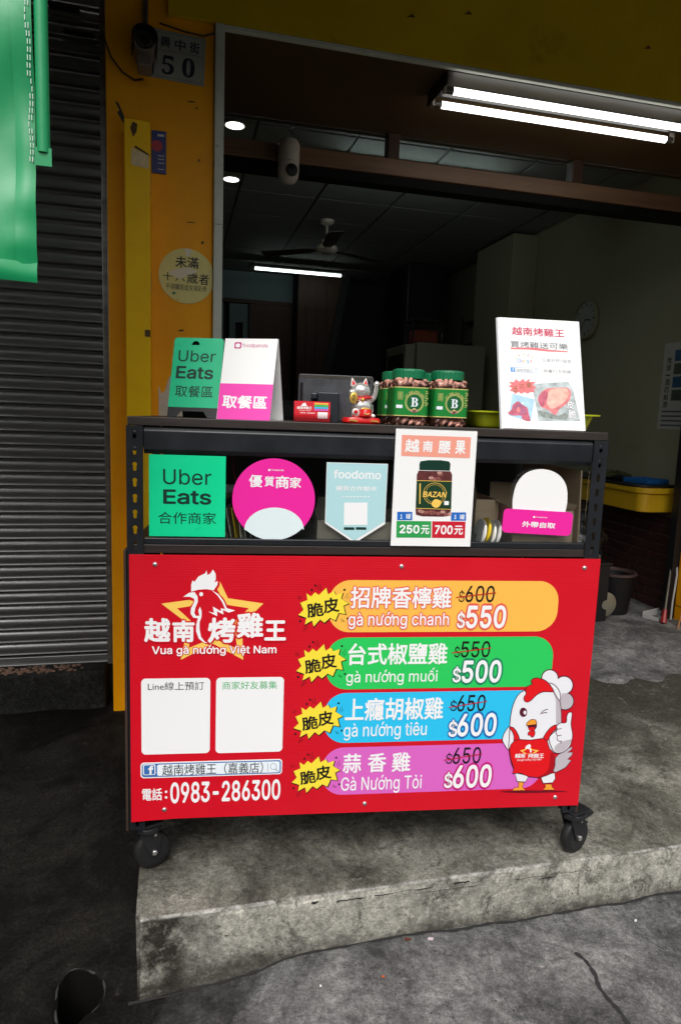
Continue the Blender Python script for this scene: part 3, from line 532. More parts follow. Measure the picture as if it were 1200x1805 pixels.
  ['K','chicken_drawing','p_maroon',6.9,2.2,1,1,[1060,370.4,1049.2,372.7,1037.8,369.4,1035.1,362.2,1038.2,355.2,1025.5,349,1020.3,339.5,1023.2,328.8,1018.2,319.3,1020.4,309.2,1028.8,305.2,1039.1,310.3,1054.9,326.1,1071.4,333.4,1098.8,333.6,1092.2,346.9,1082.2,358.8,1070.9,366.8]],
  ['P','chicken_drawing','p_cwhite',8,1,[1153.8,274.8,1157.6,268.2,1157.2,239.9,1164.2,209.1,1161.6,182.7,1152,167.5,1135.3,158.1,1117.7,159.7,1105.3,177.6,1098.1,199.7,1103.7,211.6,1115.7,223.4,1116.3,235.3,1126,243.8,1142.2,245,1142.9,262,1146.4,271.7]],
  ['K','chicken_drawing','p_maroon',8.5,2.2,1,1,[1153.8,274.8,1157.6,268.2,1157.2,239.9,1164.2,209.1,1161.6,182.7,1152,167.5,1135.3,158.1,1117.7,159.7,1105.3,177.6,1098.1,199.7,1103.7,211.6,1115.7,223.4,1116.3,235.3,1126,243.8,1142.2,245,1142.9,262,1146.4,271.7]],
  ['P','chicken_drawing','p_grey2',8.2,1,[1162.7,195.9,1158.4,181.7,1149.7,168.7,1134.6,160.1,1119.7,161.8,1116.4,175.1,1130.6,187.9]],
  ['K','chicken_drawing','p_maroon',8.6,2,1,0,[1115.5,234.3,1120.9,226.5,1131.2,228.5]],
  ['K','chicken_drawing','p_maroon',8.6,2,1,0,[1119.8,226.5,1115.8,216.8,1122.4,207.9,1132.7,209.4]],
  ['K','chicken_drawing','p_maroon',8.6,2,1,0,[1122,207.9,1120.6,198.7,1128.1,191.3,1134.2,192.2,1131.3,184.6]],
  ['P','chicken_drawing','p_maroon',6,0,[1030.5,276.2,1030.3,272,1029.1,268.3,1026.9,265.4,1024.1,263.6,1020.8,263,1017.5,263.7,1014.4,265.7,1011.8,268.7,1010,272.4,1009.2,276.6,1009.4,280.7,1010.7,284.4,1012.8,287.3,1015.6,289.1,1018.9,289.7,1022.2,289,1025.3,287,1027.9,284,1029.7,280.3]],
  ['P','chicken_drawing','p_cwhite',6.3,0,[1028.4,275.6,1028.2,273.1,1027.2,271.2,1025.5,270.2,1023.6,270.2,1021.8,271.3,1020.5,273.3,1019.9,275.7,1020.1,278.1,1021.2,280.1,1022.8,281.1,1024.7,281.1,1026.5,280,1027.8,278]],
  ['K','chicken_drawing','p_maroon',6.3,2.2,1,0,[1068.2,270,1075.6,279.6,1088.2,283.9]],
  ['K','chicken_drawing','p_maroon',6.3,2.2,1,0,[1072.4,272.1,1079.3,274.5,1086.9,273.5]],
  ['P','chicken_drawing','p_maroon',6,0,[1031.2,238.8,1042.3,239.2,1060,246.4,1060.3,233.4,1054.2,223.7,1040.2,224.1,1035,236.1]],
  ['K','chicken_drawing','p_maroon',6.5,1,0,1,[1031.2,238.8,1042.3,239.2,1060,246.4,1060.3,233.4,1054.2,223.7,1040.2,224.1,1035,236.1]],
  ['P','chicken_drawing','p_apron',6.8,1,[1038.5,232.1,1053.5,233.1,1053.1,223.7,1041.3,224]],
  ['P','chicken_drawing','p_apron',6.8,1,[1038.4,219.8,1043.6,221.8,1054.2,223.7,1057.1,213.9,1052.4,205.3,1046.9,206.5,1043.3,210.9,1037.9,211.1]],
  ['K','chicken_drawing','p_maroon',7.3,1.6,1,1,[1038.4,219.8,1043.6,221.8,1054.2,223.7,1057.1,213.9,1052.4,205.3,1046.9,206.5,1043.3,210.9,1037.9,211.1]],
  ['P','chicken_drawing','p_foot',6.8,1,[1031.2,238.8,1033.1,247,1042.2,255,1054,254.7,1058.3,248.6,1058.2,241.7,1042.2,239.8]],
  ['K','chicken_drawing','p_maroon',7.3,1.8,1,1,[1031.2,238.8,1033.1,247,1042.2,255,1054,254.7,1058.3,248.6,1058.2,241.7,1042.2,239.8]],
  ['P','chicken_drawing','p_gold',8,0,[1040.1,182.7,1052.8,170.3,1072.6,166.4,1061.3,159,1033.3,157.6,1018.6,167.9,1032.3,170.8]],
  ['P','chicken_drawing','p_apron',8.2,0,[1040.5,177.2,1049.8,168.2,1063,165.2,1054.8,159.2,1037.5,158.6,1026.2,166.2,1034.7,168.6]],
  ['P','chicken_drawing','p_white',8.4,0,[1032.2,173,1034.8,180.6,1044.1,185.8,1048.9,179.1,1046,174.8,1052.3,163.7,1048.2,160.5,1045.3,170.5,1036.5,172.9]],
  ['T','chicken_drawing','p_white',8.6,'越',1005.3,146.6,1020.8,159.1,0.03,0,'',0,0],
  ['T','chicken_drawing','p_white',8.6,'南',1020.8,146.2,1034.6,158.7,0.03,0,'',0,0],
  ['T','chicken_drawing','p_white',8.6,'烤',1041.9,145.5,1058.4,158.1,0.03,0,'',0,0],
  ['T','chicken_drawing','p_white',8.6,'雞',1058.3,145,1073.6,157.6,0.03,0,'',0,0],
  ['T','chicken_drawing','p_white',8.6,'王',1074,144.6,1087.3,157.1,0.03,0,'',0,0],
  ['T','chicken_drawing','p_white',8.6,'Vua gà nướng Việt Nam',1011,136,1080.8,144.7,0,0,'',0,0],
 ],
 'green_square': [
  ['T','lettering#a','p_ink',1,'Uber',33.1,126.9,146.8,163.8,0.004,0,'',0,0],
  ['T','lettering#b','p_ink',1,'Eats',33.2,79.1,147.3,114.9,0.035,0,'',0,0],
  ['T','lettering#c','p_ink',1,'合作商家',21.2,31,159.2,60.3,0.004,0,'',0,0],
 ],
 'disc': [
  ['T','lettering#0','p_white',1,'優',39.5,130.3,71.9,160.7,0.04,0,'',0,0],
  ['T','lettering#1','p_white',1,'質',77.3,132.7,100.9,157.8,0.04,0,'',0,0],
  ['T','lettering#2','p_white',1,'商',103.6,128.6,137.2,160.1,0.04,0,'',0,0],
  ['T','lettering#3','p_white',1,'家',138.8,130.2,167,157.2,0.04,0,'',0,0],
  ['T','lettering#s','p_white',1,'foodpanda',93.5,170.7,123.1,175.9,0.02,0,'',0,0],
  ['P','small_mark','p_white',1,0,[91.3,173.3,90.9,171.9,89.9,170.8,88.4,170.4,87,170.7,85.9,171.8,85.6,173.2,85.9,174.7,87,175.8,88.4,176.2,89.9,175.8,90.9,174.8]],
  ['P','pale_patch','p_pale2',1,0,[30,24.1,31.4,35.1,35.6,45.7,42.3,55.4,51.4,64,62.4,71.1,75,76.4,88.7,79.8,102.9,81.1,117.1,80.3,130.8,77.4,143.5,72.5,154.6,65.7,163.8,57.4,170.7,47.8,175,37.3,176.6,26.4,172.4,29.6,164.4,22.3,155.7,15.9,146.3,10.5,136.4,6.1,126.2,2.8,115.6,0.5,105,-0.6,94.2,-0.6,83.6,0.6,73.1,2.9,63,6.3,53.3,10.8,44.2,16.3,35.7,22.7]],
 ],
 'pennant': [
  ['P','field','p_aqua',1,0,[1.1,200.9,152,200.8,151.1,56.9,75.9,6.6,2.2,54.2]],
  ['T','lettering#a','p_white',2,'foodomo',17.8,162.5,136.8,184.6,0.03,0,'',0,0],
  ['T','lettering#b','p_white',2,'優質合作夥伴',23.6,132.4,127.9,144.7,0.02,0,'',0,0],
  ['P','blank_square','p_white',2,0,[46.6,102.6,105.4,104,107.3,47.7,48.1,46.3]],
  ['R','store_badge#0','p_ink',2,48.3,33.9,75.1,40.7,1],
  ['R','store_badge#1','p_ink',2,78.3,34.6,105.1,41.4,1],
  ['K','faint_print','p_white',2,2.2,0,0,[41.7,117.6,47.3,117.7]],
  ['K','faint_print','p_white',2,2.2,0,0,[50.7,117.8,56.3,117.9]],
  ['K','faint_print','p_white',2,2.2,0,0,[59.6,118,65.2,118.1]],
  ['K','faint_print','p_white',2,2.2,0,0,[68.5,118.2,74.1,118.3]],
  ['K','faint_print','p_white',2,2.2,0,0,[77.4,118.4,83,118.5]],
  ['K','faint_print','p_white',2,2.2,0,0,[86.4,118.6,91.9,118.7]],
  ['K','faint_print','p_white',2,2.2,0,0,[95.3,118.8,100.8,118.9]],
  ['K','faint_print','p_white',2,2.2,0,0,[104.2,119,109.8,119.1]],
 ],
 'nut_poster': [
  ['P','header_band','p_salmon',1,0,[15.4,278.6,191,278.3,191.6,225.8,15.9,226.6]],
  ['T','lettering#0','p_white',2,'越',24.3,236.3,61,268.8,0.05,0,'',0,0],
  ['T','lettering#1','p_white',2,'南',69.5,238.1,94.3,266.3,0.05,0,'',0,0],
  ['T','lettering#2','p_white',2,'腰',108.8,235.5,140.4,267.3,0.05,0,'',0,0],
  ['T','lettering#3','p_white',2,'果',152.3,234.6,178.7,269.4,0.05,0,'',0,0],
  ['P','jar_picture','p_lid',1,0,[63.1,208.5,65.7,214.7,86.1,218,115.9,218.7,138.5,216.3,142.6,210.2,142,193,63.8,192.9]],
  ['P','jar_picture','p_nutdark',1,0,[62.1,191.4,143.6,191.6,148.6,182.9,148.8,166.4,151,94.4,148.1,79.4,131.2,76.2,78.2,76.1,61.1,80,59.3,92.9,58.1,181.1]],
  ['P','jar_picture','p_nut',2,0,[93.9,86.8,92.5,84.1,88.5,82.7,83.9,83.1,80.8,85.2,80.7,88,83.6,90.2,88.1,90.7,92.2,89.4]],
  ['P','jar_picture','p_nut',2,0,[118.4,172.8,117,170.2,113.1,168.8,108.5,169.1,105.4,171.2,105.3,173.9,108.1,176.1,112.6,176.7,116.7,175.4]],
  ['P','jar_picture','p_nut2',2,0,[154.3,83,152.9,80.4,148.9,78.9,144.3,79.3,141.2,81.4,141,84.2,143.9,86.4,148.5,87,152.6,85.7]],
  ['P','jar_picture','p_nut',2,0,[125.9,84.6,124.4,82,120.5,80.5,115.8,80.9,112.7,83,112.6,85.8,115.5,88,120,88.6,124.1,87.2]],
  ['P','jar_picture','p_nut2',2,0,[122.9,186.8,121.4,184.2,117.5,182.8,112.9,183.1,109.9,185.2,109.7,187.9,112.6,190.1,117.1,190.7,121.1,189.4]],
  ['P','jar_picture','p_nut2',2,0,[136.9,88.5,135.4,85.8,131.5,84.4,126.8,84.8,123.7,86.9,123.6,89.7,126.5,91.9,131,92.4,135.1,91.1]],
  ['P','jar_picture','p_nut2',2,0,[101.8,174.3,100.3,171.7,96.4,170.2,91.8,170.6,88.8,172.6,88.6,175.4,91.5,177.6,96,178.1,100,176.8]],
  ['P','jar_picture','p_nut2',2,0,[82.7,88.2,81.3,85.5,77.3,84.1,72.7,84.5,69.6,86.6,69.5,89.3,72.4,91.5,76.9,92.1,81,90.8]],
  ['P','jar_picture','p_nut',2,0,[108.5,85,107.1,82.3,103.1,80.9,98.5,81.3,95.4,83.4,95.3,86.2,98.2,88.4,102.7,88.9,106.8,87.6]],
  ['P','jar_picture','p_nut',2,0,[147.1,82,145.7,79.3,141.7,77.9,137.1,78.3,134,80.4,133.8,83.2,136.7,85.4,141.3,85.9,145.4,84.6]],
  ['P','jar_picture','p_nut',2,0,[125.2,182.6,123.8,179.9,119.9,178.5,115.3,178.9,112.2,180.9,112.1,183.7,114.9,185.8,119.4,186.4,123.5,185.1]],
  ['P','jar_picture','p_nut',2,0,[120.7,171.6,119.2,168.9,115.3,167.5,110.7,167.9,107.6,169.9,107.5,172.7,110.3,174.9,114.9,175.4,118.9,174.1]],
  ['P','jar_picture','p_nut',2,0,[113.3,86,111.9,83.3,107.9,81.8,103.3,82.3,100.2,84.4,100.1,87.2,102.9,89.3,107.5,89.9,111.6,88.6]],
  ['P','jar_picture','p_nut',2,0,[107.5,87.8,106.1,85.1,102.1,83.7,97.5,84.1,94.4,86.2,94.3,89,97.2,91.2,101.7,91.7,105.8,90.4]],
  ['P','jar_picture','p_nut2',2,0,[78.4,89.8,77,87.2,73,85.7,68.4,86.1,65.4,88.2,65.2,91,68.1,93.2,72.6,93.7,76.7,92.4]],
  ['P','jar_picture','p_nut',2,0,[110.6,171.2,109.2,168.6,105.3,167.1,100.7,167.5,97.6,169.6,97.5,172.3,100.3,174.5,104.8,175.1,108.9,173.8]],
  ['P','jar_picture','p_lid2',3,0,[58.8,166.5,148.8,166.4,150.9,96.2,59.9,96.6]],
  ['K','jar_picture','p_gold',4,1.2,0,0,[58.8,166.5,148.8,166.4]],
  ['K','jar_picture','p_gold',4,1.2,0,0,[59.9,96.6,151,95.5]],
  ['K','jar_picture','p_gold',4,1,0,1,[135.9,134.9,135.3,127.8,132.7,121.2,128.3,115.4,122.5,111,115.5,108.1,108,107.1,100.3,107.9,93.1,110.5,86.8,114.7,81.8,120.3,78.6,126.8,77.2,133.8,77.9,140.9,80.5,147.5,84.8,153.2,90.7,157.6,97.6,160.5,105.1,161.5,112.7,160.8,119.9,158.2,126.2,154,131.2,148.4,134.5,141.9]],
  ['K','jar_picture','p_gold',4,0.6,0,1,[130.6,134.8,130.1,128.9,128,123.3,124.4,118.5,119.6,114.8,113.9,112.4,107.7,111.5,101.4,112.2,95.5,114.4,90.3,117.9,86.3,122.6,83.6,128,82.5,133.9,83,139.9,85.1,145.4,88.7,150.2,93.5,153.9,99.1,156.3,105.3,157.1,111.6,156.5,117.5,154.3,122.7,150.8,126.7,146.1,129.5,140.7]],
  ['T','jar_picture','p_gold',5,'BAZAN',77,125.7,136,139.4,0.03,0,'',0,0.2],
  ['P','jar_picture','p_gold',4,1,[99.2,108.4,106.2,119.6,117.5,119.1,124.6,112.5,118.5,101.3,107.2,99.6]],
  ['R','jar_picture','p_white',4,132,106.2,143.9,116.3,1],
  ['P','jar_picture','p_gold',4,0,[65.9,159.3,68.9,159.4,70.6,107.9,68,107.9]],
  ['P','blue_tag#0','p_tag',1,0,[12.8,86.6,51.4,87.2,52.4,66.1,13.7,65.5]],
  ['T','lettering#t0','p_white',2,'1',21.3,69.4,26.3,80.5,0.04,0,'',0,0],
  ['T','lettering#u0','p_white',2,'罐',35.4,69,48.1,82.2,0.02,0,'',0,0],
  ['P','blue_tag#1','p_tag',1,0,[151.4,87.7,190.5,88.3,191.8,67,152.6,66.4]],
  ['T','lettering#t1','p_white',2,'3',160.1,70.4,165.3,81.5,0.04,0,'',0,0],
  ['T','lettering#u1','p_white',2,'罐',174.5,69.9,187.4,83.2,0.02,0,'',0,0],
  ['P','price_box#1','p_gbox',1,0,[12.3,63.7,101.5,64.2,103,21.5,13.4,21.2]],
  ['P','price_box#2','p_rbox',1,0,[103.8,64.2,190.8,64.7,191.5,21.5,105.3,21.5]],
  ['T','lettering#p1','p_white',2,'250',20.9,32,72.1,54.1,0.05,0,'',0,0],
  ['T','lettering#p2','p_white',2,'元',76.3,30.8,97.6,54.1,0.05,0,'',0,0],
  ['T','lettering#p3','p_white',2,'700',111.5,30.9,158.4,54.6,0.05,0,'',0,0],
  ['T','lettering#p4','p_white',2,'元',162.1,30.4,185.2,54.2,0.05,0,'',0,0],
 ],
 'pickup': [
  ['T','lettering#a','p_white',1,'外帶自取',51.6,17.3,142,32.3,0.05,0,'',0,0],
  ['T','lettering#b','p_white',1,'foodpanda',87.2,42.8,117.6,46.2,0.02,0,'',0,0],
  ['P','small_mark','p_white',1,0,[85,44.5,84.7,43.1,83.7,42.1,82.2,41.7,80.7,42,79.5,42.9,79,44.2,79.3,45.6,80.3,46.6,81.8,47.1,83.3,46.8,84.5,45.8]],
 ],
 'green_tent': [
  ['T','lettering#a','p_ink',1,'Uber',14.3,144.2,110.7,173.9,0.004,0,'',0,0],
  ['T','lettering#b','p_ink',1,'Eats',12.5,99.4,108.9,132.4,0.035,0,'',0,0],
  ['T','lettering#c','p_ink',1,'取餐區',14.8,52.3,112.1,82.1,0.01,0,'',0,0],
 ],
 'pink_tent': [
  ['P','pink_field','p_pink',1,0,[-0.7,89.9,138,89.9,138.5,0,0.9,-0.5]],
  ['R','logo_mark','p_dpink',1,26.3,179.4,44.5,195.5,3],
  ['R','logo_mark','p_white',2,29.5,181.9,41.4,192.2,4],
  ['T','lettering#a','p_dpink',1,'foodpanda',47.3,180.8,113,192.6,0,0,'',0,0],
  ['T','lettering#b','p_white',2,'取餐區',10.8,27.4,127.6,60.7,0.05,0,'',0,0],
 ],
 'menu_poster': [
  ['T','lettering#a','p_crim',1,'越南烤雞王',33.9,259,180,282.1,0.03,0,'',0,0],
  ['T','lettering#b','p_dgrey',2,'買烤雞送可樂',28.7,224.3,187.8,242.2,-0.01,0,'',0,0],
  ['P','red_underline','p_rose',1,0,[28.8,222.9,82.3,226.3,131.9,222.8,187.6,220.7,187.4,217.9,131.6,217.2,76.6,219.9,28.6,218.5]],
  ['T','lettering#g0','p_gb',1,'G',45.3,182.5,56.3,193.4,0.01,0,'',0,0],
  ['T','lettering#g1','p_gr',1,'o',57.2,182.8,63.4,190.5,0.01,0,'',0,0],
  ['T','lettering#g2','p_gy',1,'o',64.3,183.2,70.5,190.8,0.01,0,'',0,0],
  ['T','lettering#g3','p_gb',1,'g',71.4,180.8,77.5,191.2,0.01,0,'',0,0],
  ['T','lettering#g4','p_gg',1,'l',78.7,183.6,79.8,195.1,0.01,0,'',0,0],
  ['T','lettering#g5','p_gr',1,'e',80.8,183.9,86.4,191.6,0.01,0,'',0,0],
  ['P','star#0','p_gy',1,0,[41.4,197.9,42.1,195.8,44.4,195.8,42.5,194.3,43.1,192,41.2,193.2,39.2,191.8,39.9,194.1,38.2,195.5,40.5,195.7]],
  ['P','star#1','p_gr',1,0,[51.3,205.3,52,203.1,54.3,203.2,52.4,201.6,52.9,199.4,51.1,200.6,49.1,199.2,49.8,201.5,48,202.8,50.4,203.1]],
  ['P','star#2','p_gy',1,0,[63.7,208.7,64.4,206.5,66.7,206.6,64.8,205,65.4,202.8,63.5,204,61.5,202.6,62.2,204.9,60.5,206.2,62.8,206.5]],
  ['P','star#3','p_gr',1,0,[76,207.4,76.7,205.2,79,205.3,77.1,203.7,77.7,201.5,75.8,202.7,73.8,201.3,74.5,203.6,72.7,204.9,75.1,205.2]],
  ['P','star#4','p_gy',1,0,[86.7,202.1,87.4,200,89.8,200,87.9,198.5,88.4,196.2,86.5,197.4,84.5,196,85.2,198.3,83.5,199.7,85.8,199.9]],
  ['T','lettering#c','p_lgrey',1,'五星好評+留言',114.1,187.6,195.5,197.7,0,0,'',0,0],
  ['T','lettering#d','p_lgrey',1,'臉書打卡按讚',116.1,157.9,192.8,167.5,0,0,'',0,0],
  ['K','page_bar','p_gb',1,0.8,0,1,[25.8,167.9,103.8,168.9,103.2,156,26.1,156.5]],
  ['P','page_bar','p_gb',1,0,[25.8,167.9,38.3,167.9,38.3,156.5,26.1,156.5]],
  ['T','page_bar','p_white',2,'f',30.6,156.8,34.6,166.5,0.03,0,'',0,0],
  ['T','lettering#e','p_lgrey',1,'越南烤雞王',42,157.7,87.4,165.4,0,0,'',0,0],
  ['K','page_bar','p_gb',1,0.8,0,1,[98.9,163.1,97.9,161,95.7,160,93.6,160.8,92.8,162.9,93.8,165,96,166,98.1,165.2]],
  ['P','starburst','p_rose',3,0,[19.6,128.3,33.1,127.5,38.9,136.4,48,129.5,59.3,138.1,64.3,130.2,77.8,139,75.7,129.9,94.3,131.6,83,121.6,94.9,115.3,85.1,109.5,90.2,102.9,76.6,102.4,69.6,97.2,61.7,101.8,52,96.5,45.5,101.6,34.4,94.7,32.9,101.9,20.5,103.3,27.8,111.1,17.8,116.6,27.4,120.5]],
  ['T','lettering#s0','p_olive',4,'送',28.7,101,42.8,117.9,0,10,'',0,0],
  ['T','lettering#s1','p_olive',4,'可',47.7,107.2,62,122.7,0,10,'',0,0],
  ['T','lettering#s2','p_olive',4,'樂',66.4,112,81.2,129,0,10,'',0,0],
  ['P','food_photo#1','p_lblue',1,0,[27.8,96.3,88.7,82.7,74.3,22.2,16,36]],
  ['P','food_photo#1','p_meat',2,1,[13.6,42.6,23.3,52.2,27.9,65.6,43.1,75.5,53.4,66.6,66.6,59.1,69.9,43.3,73,23.5,53,26.8,48.1,37.2,25.4,36.4]],
  ['P','food_photo#1','p_meat2',3,1,[31.7,60.4,45.5,69,54.5,61.3,63.5,51,55,40.1,39.1,44.8]],
  ['P','food_photo#1','p_white',4,0,[58.2,70.8,57.2,68.9,54.8,68,52.6,68.7,51.7,70.5,52.7,72.5,55.1,73.3,57.3,72.6]],
  ['P','food_photo#1','p_meat3',4,0,[48,53.1,46.4,47.9,42.8,45,38.9,45.9,36.4,49.9,36.7,55.4,39.4,59.7,43.5,60.8,46.8,58.2]],
  ['P','food_photo#2','p_photo',1,0,[83.1,124.3,182.6,135.5,195.3,115.5,210.6,28.2,95.9,24.3]],
  ['P','food_photo#2','p_meat3',2,1,[97.6,87.1,115.1,109.4,137.3,115.8,181.6,117.6,188.8,98.9,179.2,76.8,156.2,59.8,141.6,41.8,123.3,55.9,104.6,63.2]],
  ['P','food_photo#2','p_meat4',3,1,[125.6,101.7,142.8,114.6,178.6,114.8,180.1,93.1,162.5,73.5,134.3,58.9,121.4,71.9]],
  ['P','food_photo#2','p_meat',3,1,[99,87.1,117.7,106.8,125.4,96.3,112.9,66.2,102.2,68.5]],
  ['P','food_photo#2','p_photo2',2,1,[95.9,52.2,122.8,47.8,149.7,40.8,172.1,49.6,176.6,33.7,149.1,30.1,106,36.6]],
  ['T','lettering#v0','p_white',5,'皮',176.2,59.9,195.2,82.1,0.03,-6,'p_dgrey',0.05,0],
  ['T','lettering#v1','p_white',5,'脆',178.1,34.5,199.2,57.9,0.03,-6,'p_dgrey',0.05,0],
 ],
 'number_plate': [
  ['K','border_line','p_navy',1,1.2,0,1,[4.8,156,227.5,163.1,226,9.1,6,6.5]],
  ['K','border_line','p_navy',1,1,0,0,[61.5,97.6,224.9,101.7]],
  ['K','border_line','p_navy',1,1,0,0,[58.6,96,55.8,8.5]],
  ['T','lettering#0','p_navy',1,'興',72.2,109.2,107,146.8,0.025,0,'',0,0],
  ['T','lettering#1','p_navy',1,'中',123.9,109.3,162.2,145.4,0.025,0,'',0,0],
  ['T','lettering#2','p_navy',1,'街',177.5,109,213.5,146.9,0.025,0,'',0,0],
  ['T','lettering#5','p_navy',1,'𝟓',80.5,17.9,123.5,82.9,0.01,0,'',0,0],
  ['T','lettering#6','p_navy',1,'𝟎',153,20.9,198.6,87.4,0.01,0,'',0,0],
  ['P','dark_block','p_navy',1,0,[12.5,71.8,53.3,73.2,50.2,9.3,10.4,8.3]],
  ['T','lettering#7','p_plate',2,'里',18.8,13,43.8,33.2,0,0,'',0,0],
 ],
 'round_notice': [
  ['T','lettering#0','p_black',1,'未滿',63.2,133.2,151.4,176.2,0.03,0,'',0,0],
  ['T','lettering#1','p_black',1,'十',17.3,82.4,51.1,111.8,0.02,0,'',0,0],
  ['T','lettering#2','p_black',1,'八',63.2,81.8,99.8,110.9,0.02,0,'',0,0],
  ['T','lettering#3','p_black',1,'歲',107.1,76.8,149,119.5,0.02,0,'',0,0],
  ['T','lettering#4','p_black',1,'者',152.4,74.6,191.2,116.1,0.02,0,'',0,0],
  ['T','lettering#6','p_black',1,'不得購買或兌領彩券',26.9,48.3,183.8,71,0,0,'',0,0],
  ['P','torn_paper','p_torn',2,0,[39,117.4,58.4,122.8,77.8,130.7,116.9,136.9,146.4,125.7,136.6,115.6,107.1,107.4,97.3,97.3,77.8,89.5,63.2,98.7,43.8,105.4]],
  ['P','torn_paper','p_torn',2,0,[99.7,206.7,126.6,205.3,121.8,190.6,114.4,175.7,102.2,180.1]],
  ['P','small_mark','p_dgreen',1,0,[64.1,35.6,63.2,32.9,60.7,30.9,57.3,30.1,53.9,30.7,51.4,32.6,50.5,35.3,51.4,38,53.9,40,57.3,40.8,60.7,40.1,63.2,38.2]],
 ],
}

# ------------------------------------------------------------------ materials of the place
concrete('street_concrete', (0.060,0.060,0.060), (0.150,0.149,0.146), (0.275,0.272,0.262), 0.85, 3.2, mask=(-0.06, 0.20, (0.0052,0.0048,0.0040)), bumps=0.8, stain=0.5, ramp=(0.38,0.5,0.62), grit=0.72)
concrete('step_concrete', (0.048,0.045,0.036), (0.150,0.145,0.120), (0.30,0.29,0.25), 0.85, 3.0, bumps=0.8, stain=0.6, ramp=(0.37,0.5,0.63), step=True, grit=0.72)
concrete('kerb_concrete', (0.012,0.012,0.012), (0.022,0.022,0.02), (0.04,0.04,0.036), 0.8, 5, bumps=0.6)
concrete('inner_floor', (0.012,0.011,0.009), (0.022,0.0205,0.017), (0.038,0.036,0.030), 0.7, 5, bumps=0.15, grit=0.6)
mat('yellow_paint', S(252,168,0), 0.5, spec=0.25, var=0.10, vscale=5, bump=0.25, bscale=25, dirt=(S(214,132,2), 3.2, 0.64, 0.22))
mat('yellow_fascia', S(206,172,8), 0.55, spec=0.25, var=0.12, vscale=3, bump=0.15, bscale=12, dirt=(S(120,98,16), 2.2, 0.6, 0.25))
mat('yellow_box', S(255,196,0), 0.5, spec=0.25, var=0.08, vscale=6, bump=0.2, bscale=30, dirt=(S(196,128,20), 6, 0.66, 0.1))
mat('white_frame', S(196,200,184), 0.5, var=0.12, vscale=9, dirt=(S(110,112,92), 14, 0.62, 0.1))
mat('shutter_metal', (0.30,0.295,0.285), 0.33, 0.85, var=0.35, vscale=3, stretch=(0.6,1,9), bump=0.08, bscale=20, dirt=((0.07,0.062,0.052), 4, 0.56, 0.25))
mat('rail_metal', (0.26,0.26,0.25), 0.35, 0.8, var=0.3, vscale=6, stretch=(0.5,1,6))
mat('brown_soffit', S(86,62,30), 0.6, var=0.15, vscale=4)
mat('wood_beam', S(128,96,70), 0.5, var=0.22, vscale=5, stretch=(0.4,3,6), bump=0.1)
mat('black_gap', (0.006,0.006,0.006), 0.7, spec=0.15)
mat('wall_cream', S(150,148,122), 0.75, spec=0.2, var=0.07, vscale=2, bump=0.08, bscale=50, dirt=(S(112,108,84), 1.6, 0.6, 0.3))
mat('wall_teal', S(120,140,140), 0.7, var=0.06, vscale=2)
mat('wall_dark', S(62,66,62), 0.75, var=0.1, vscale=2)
mat('ceil_tile', S(126,130,124), 0.8, var=0.05, vscale=30, bump=0.5, bscale=30)
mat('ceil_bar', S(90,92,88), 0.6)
mat('roof_slab', S(70,66,58), 0.85, var=0.15, vscale=3)
mat('lamp_white', (1.0,1.0,0.97), emit=2.4)
mat('lamp_inner', (0.86,1.0,0.98), emit=2.6)
mat('lamp_assumed', (0.86,1.0,0.98), emit=10.0)  # glow of the assumed lamp added behind the gate beam
mat('lamp_down', (1.0,1.0,1.0), emit=3.0)
mat('hood_metal', S(62,58,50), 0.45, 0.3, var=0.15, vscale=8, stretch=(0.3,2,2))
mat('lamp_metal', S(96,92,82), 0.4, 0.5, var=0.15, vscale=8, stretch=(0.3,2,2))
mat('brown_wood', S(74,48,30), 0.55, var=0.2, vscale=5, stretch=(6,6,0.6))
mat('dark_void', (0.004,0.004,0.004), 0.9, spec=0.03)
thin_glass('pane_glass', (0.93,0.95,0.95), 0.06)
thin_glass('jar_plastic', (0.97,0.97,0.96), 0.05, 0.04)
thin_glass('card_plastic', (0.97,0.9,0.9), 0.05, 0.1)
mat('black_plastic', (0.012,0.012,0.013), 0.42, bump=0.04, bscale=90)
mat('cable_black', (0.01,0.01,0.01), 0.5)
mat('cable_white', (0.5,0.5,0.48), 0.5)
mat('cam_white', S(206,196,182), 0.4, var=0.06, vscale=12)
mat('green_tarp', S(4,142,84), 0.40, var=0.10, vscale=5, bump=0.12, bscale=30, dirt=(S(20,96,66), 16, 0.68, 0.06), spec=0.5)
mat('thread_white', S(210,224,214), 0.8)

def ss(t): t = min(1, max(0, t)); return t*t*(3-2*t)
def zg(x, y): return -0.155 - 0.062*ss((0.45-x)/0.55) + 0.165*ss((y-1.55)/1.30)
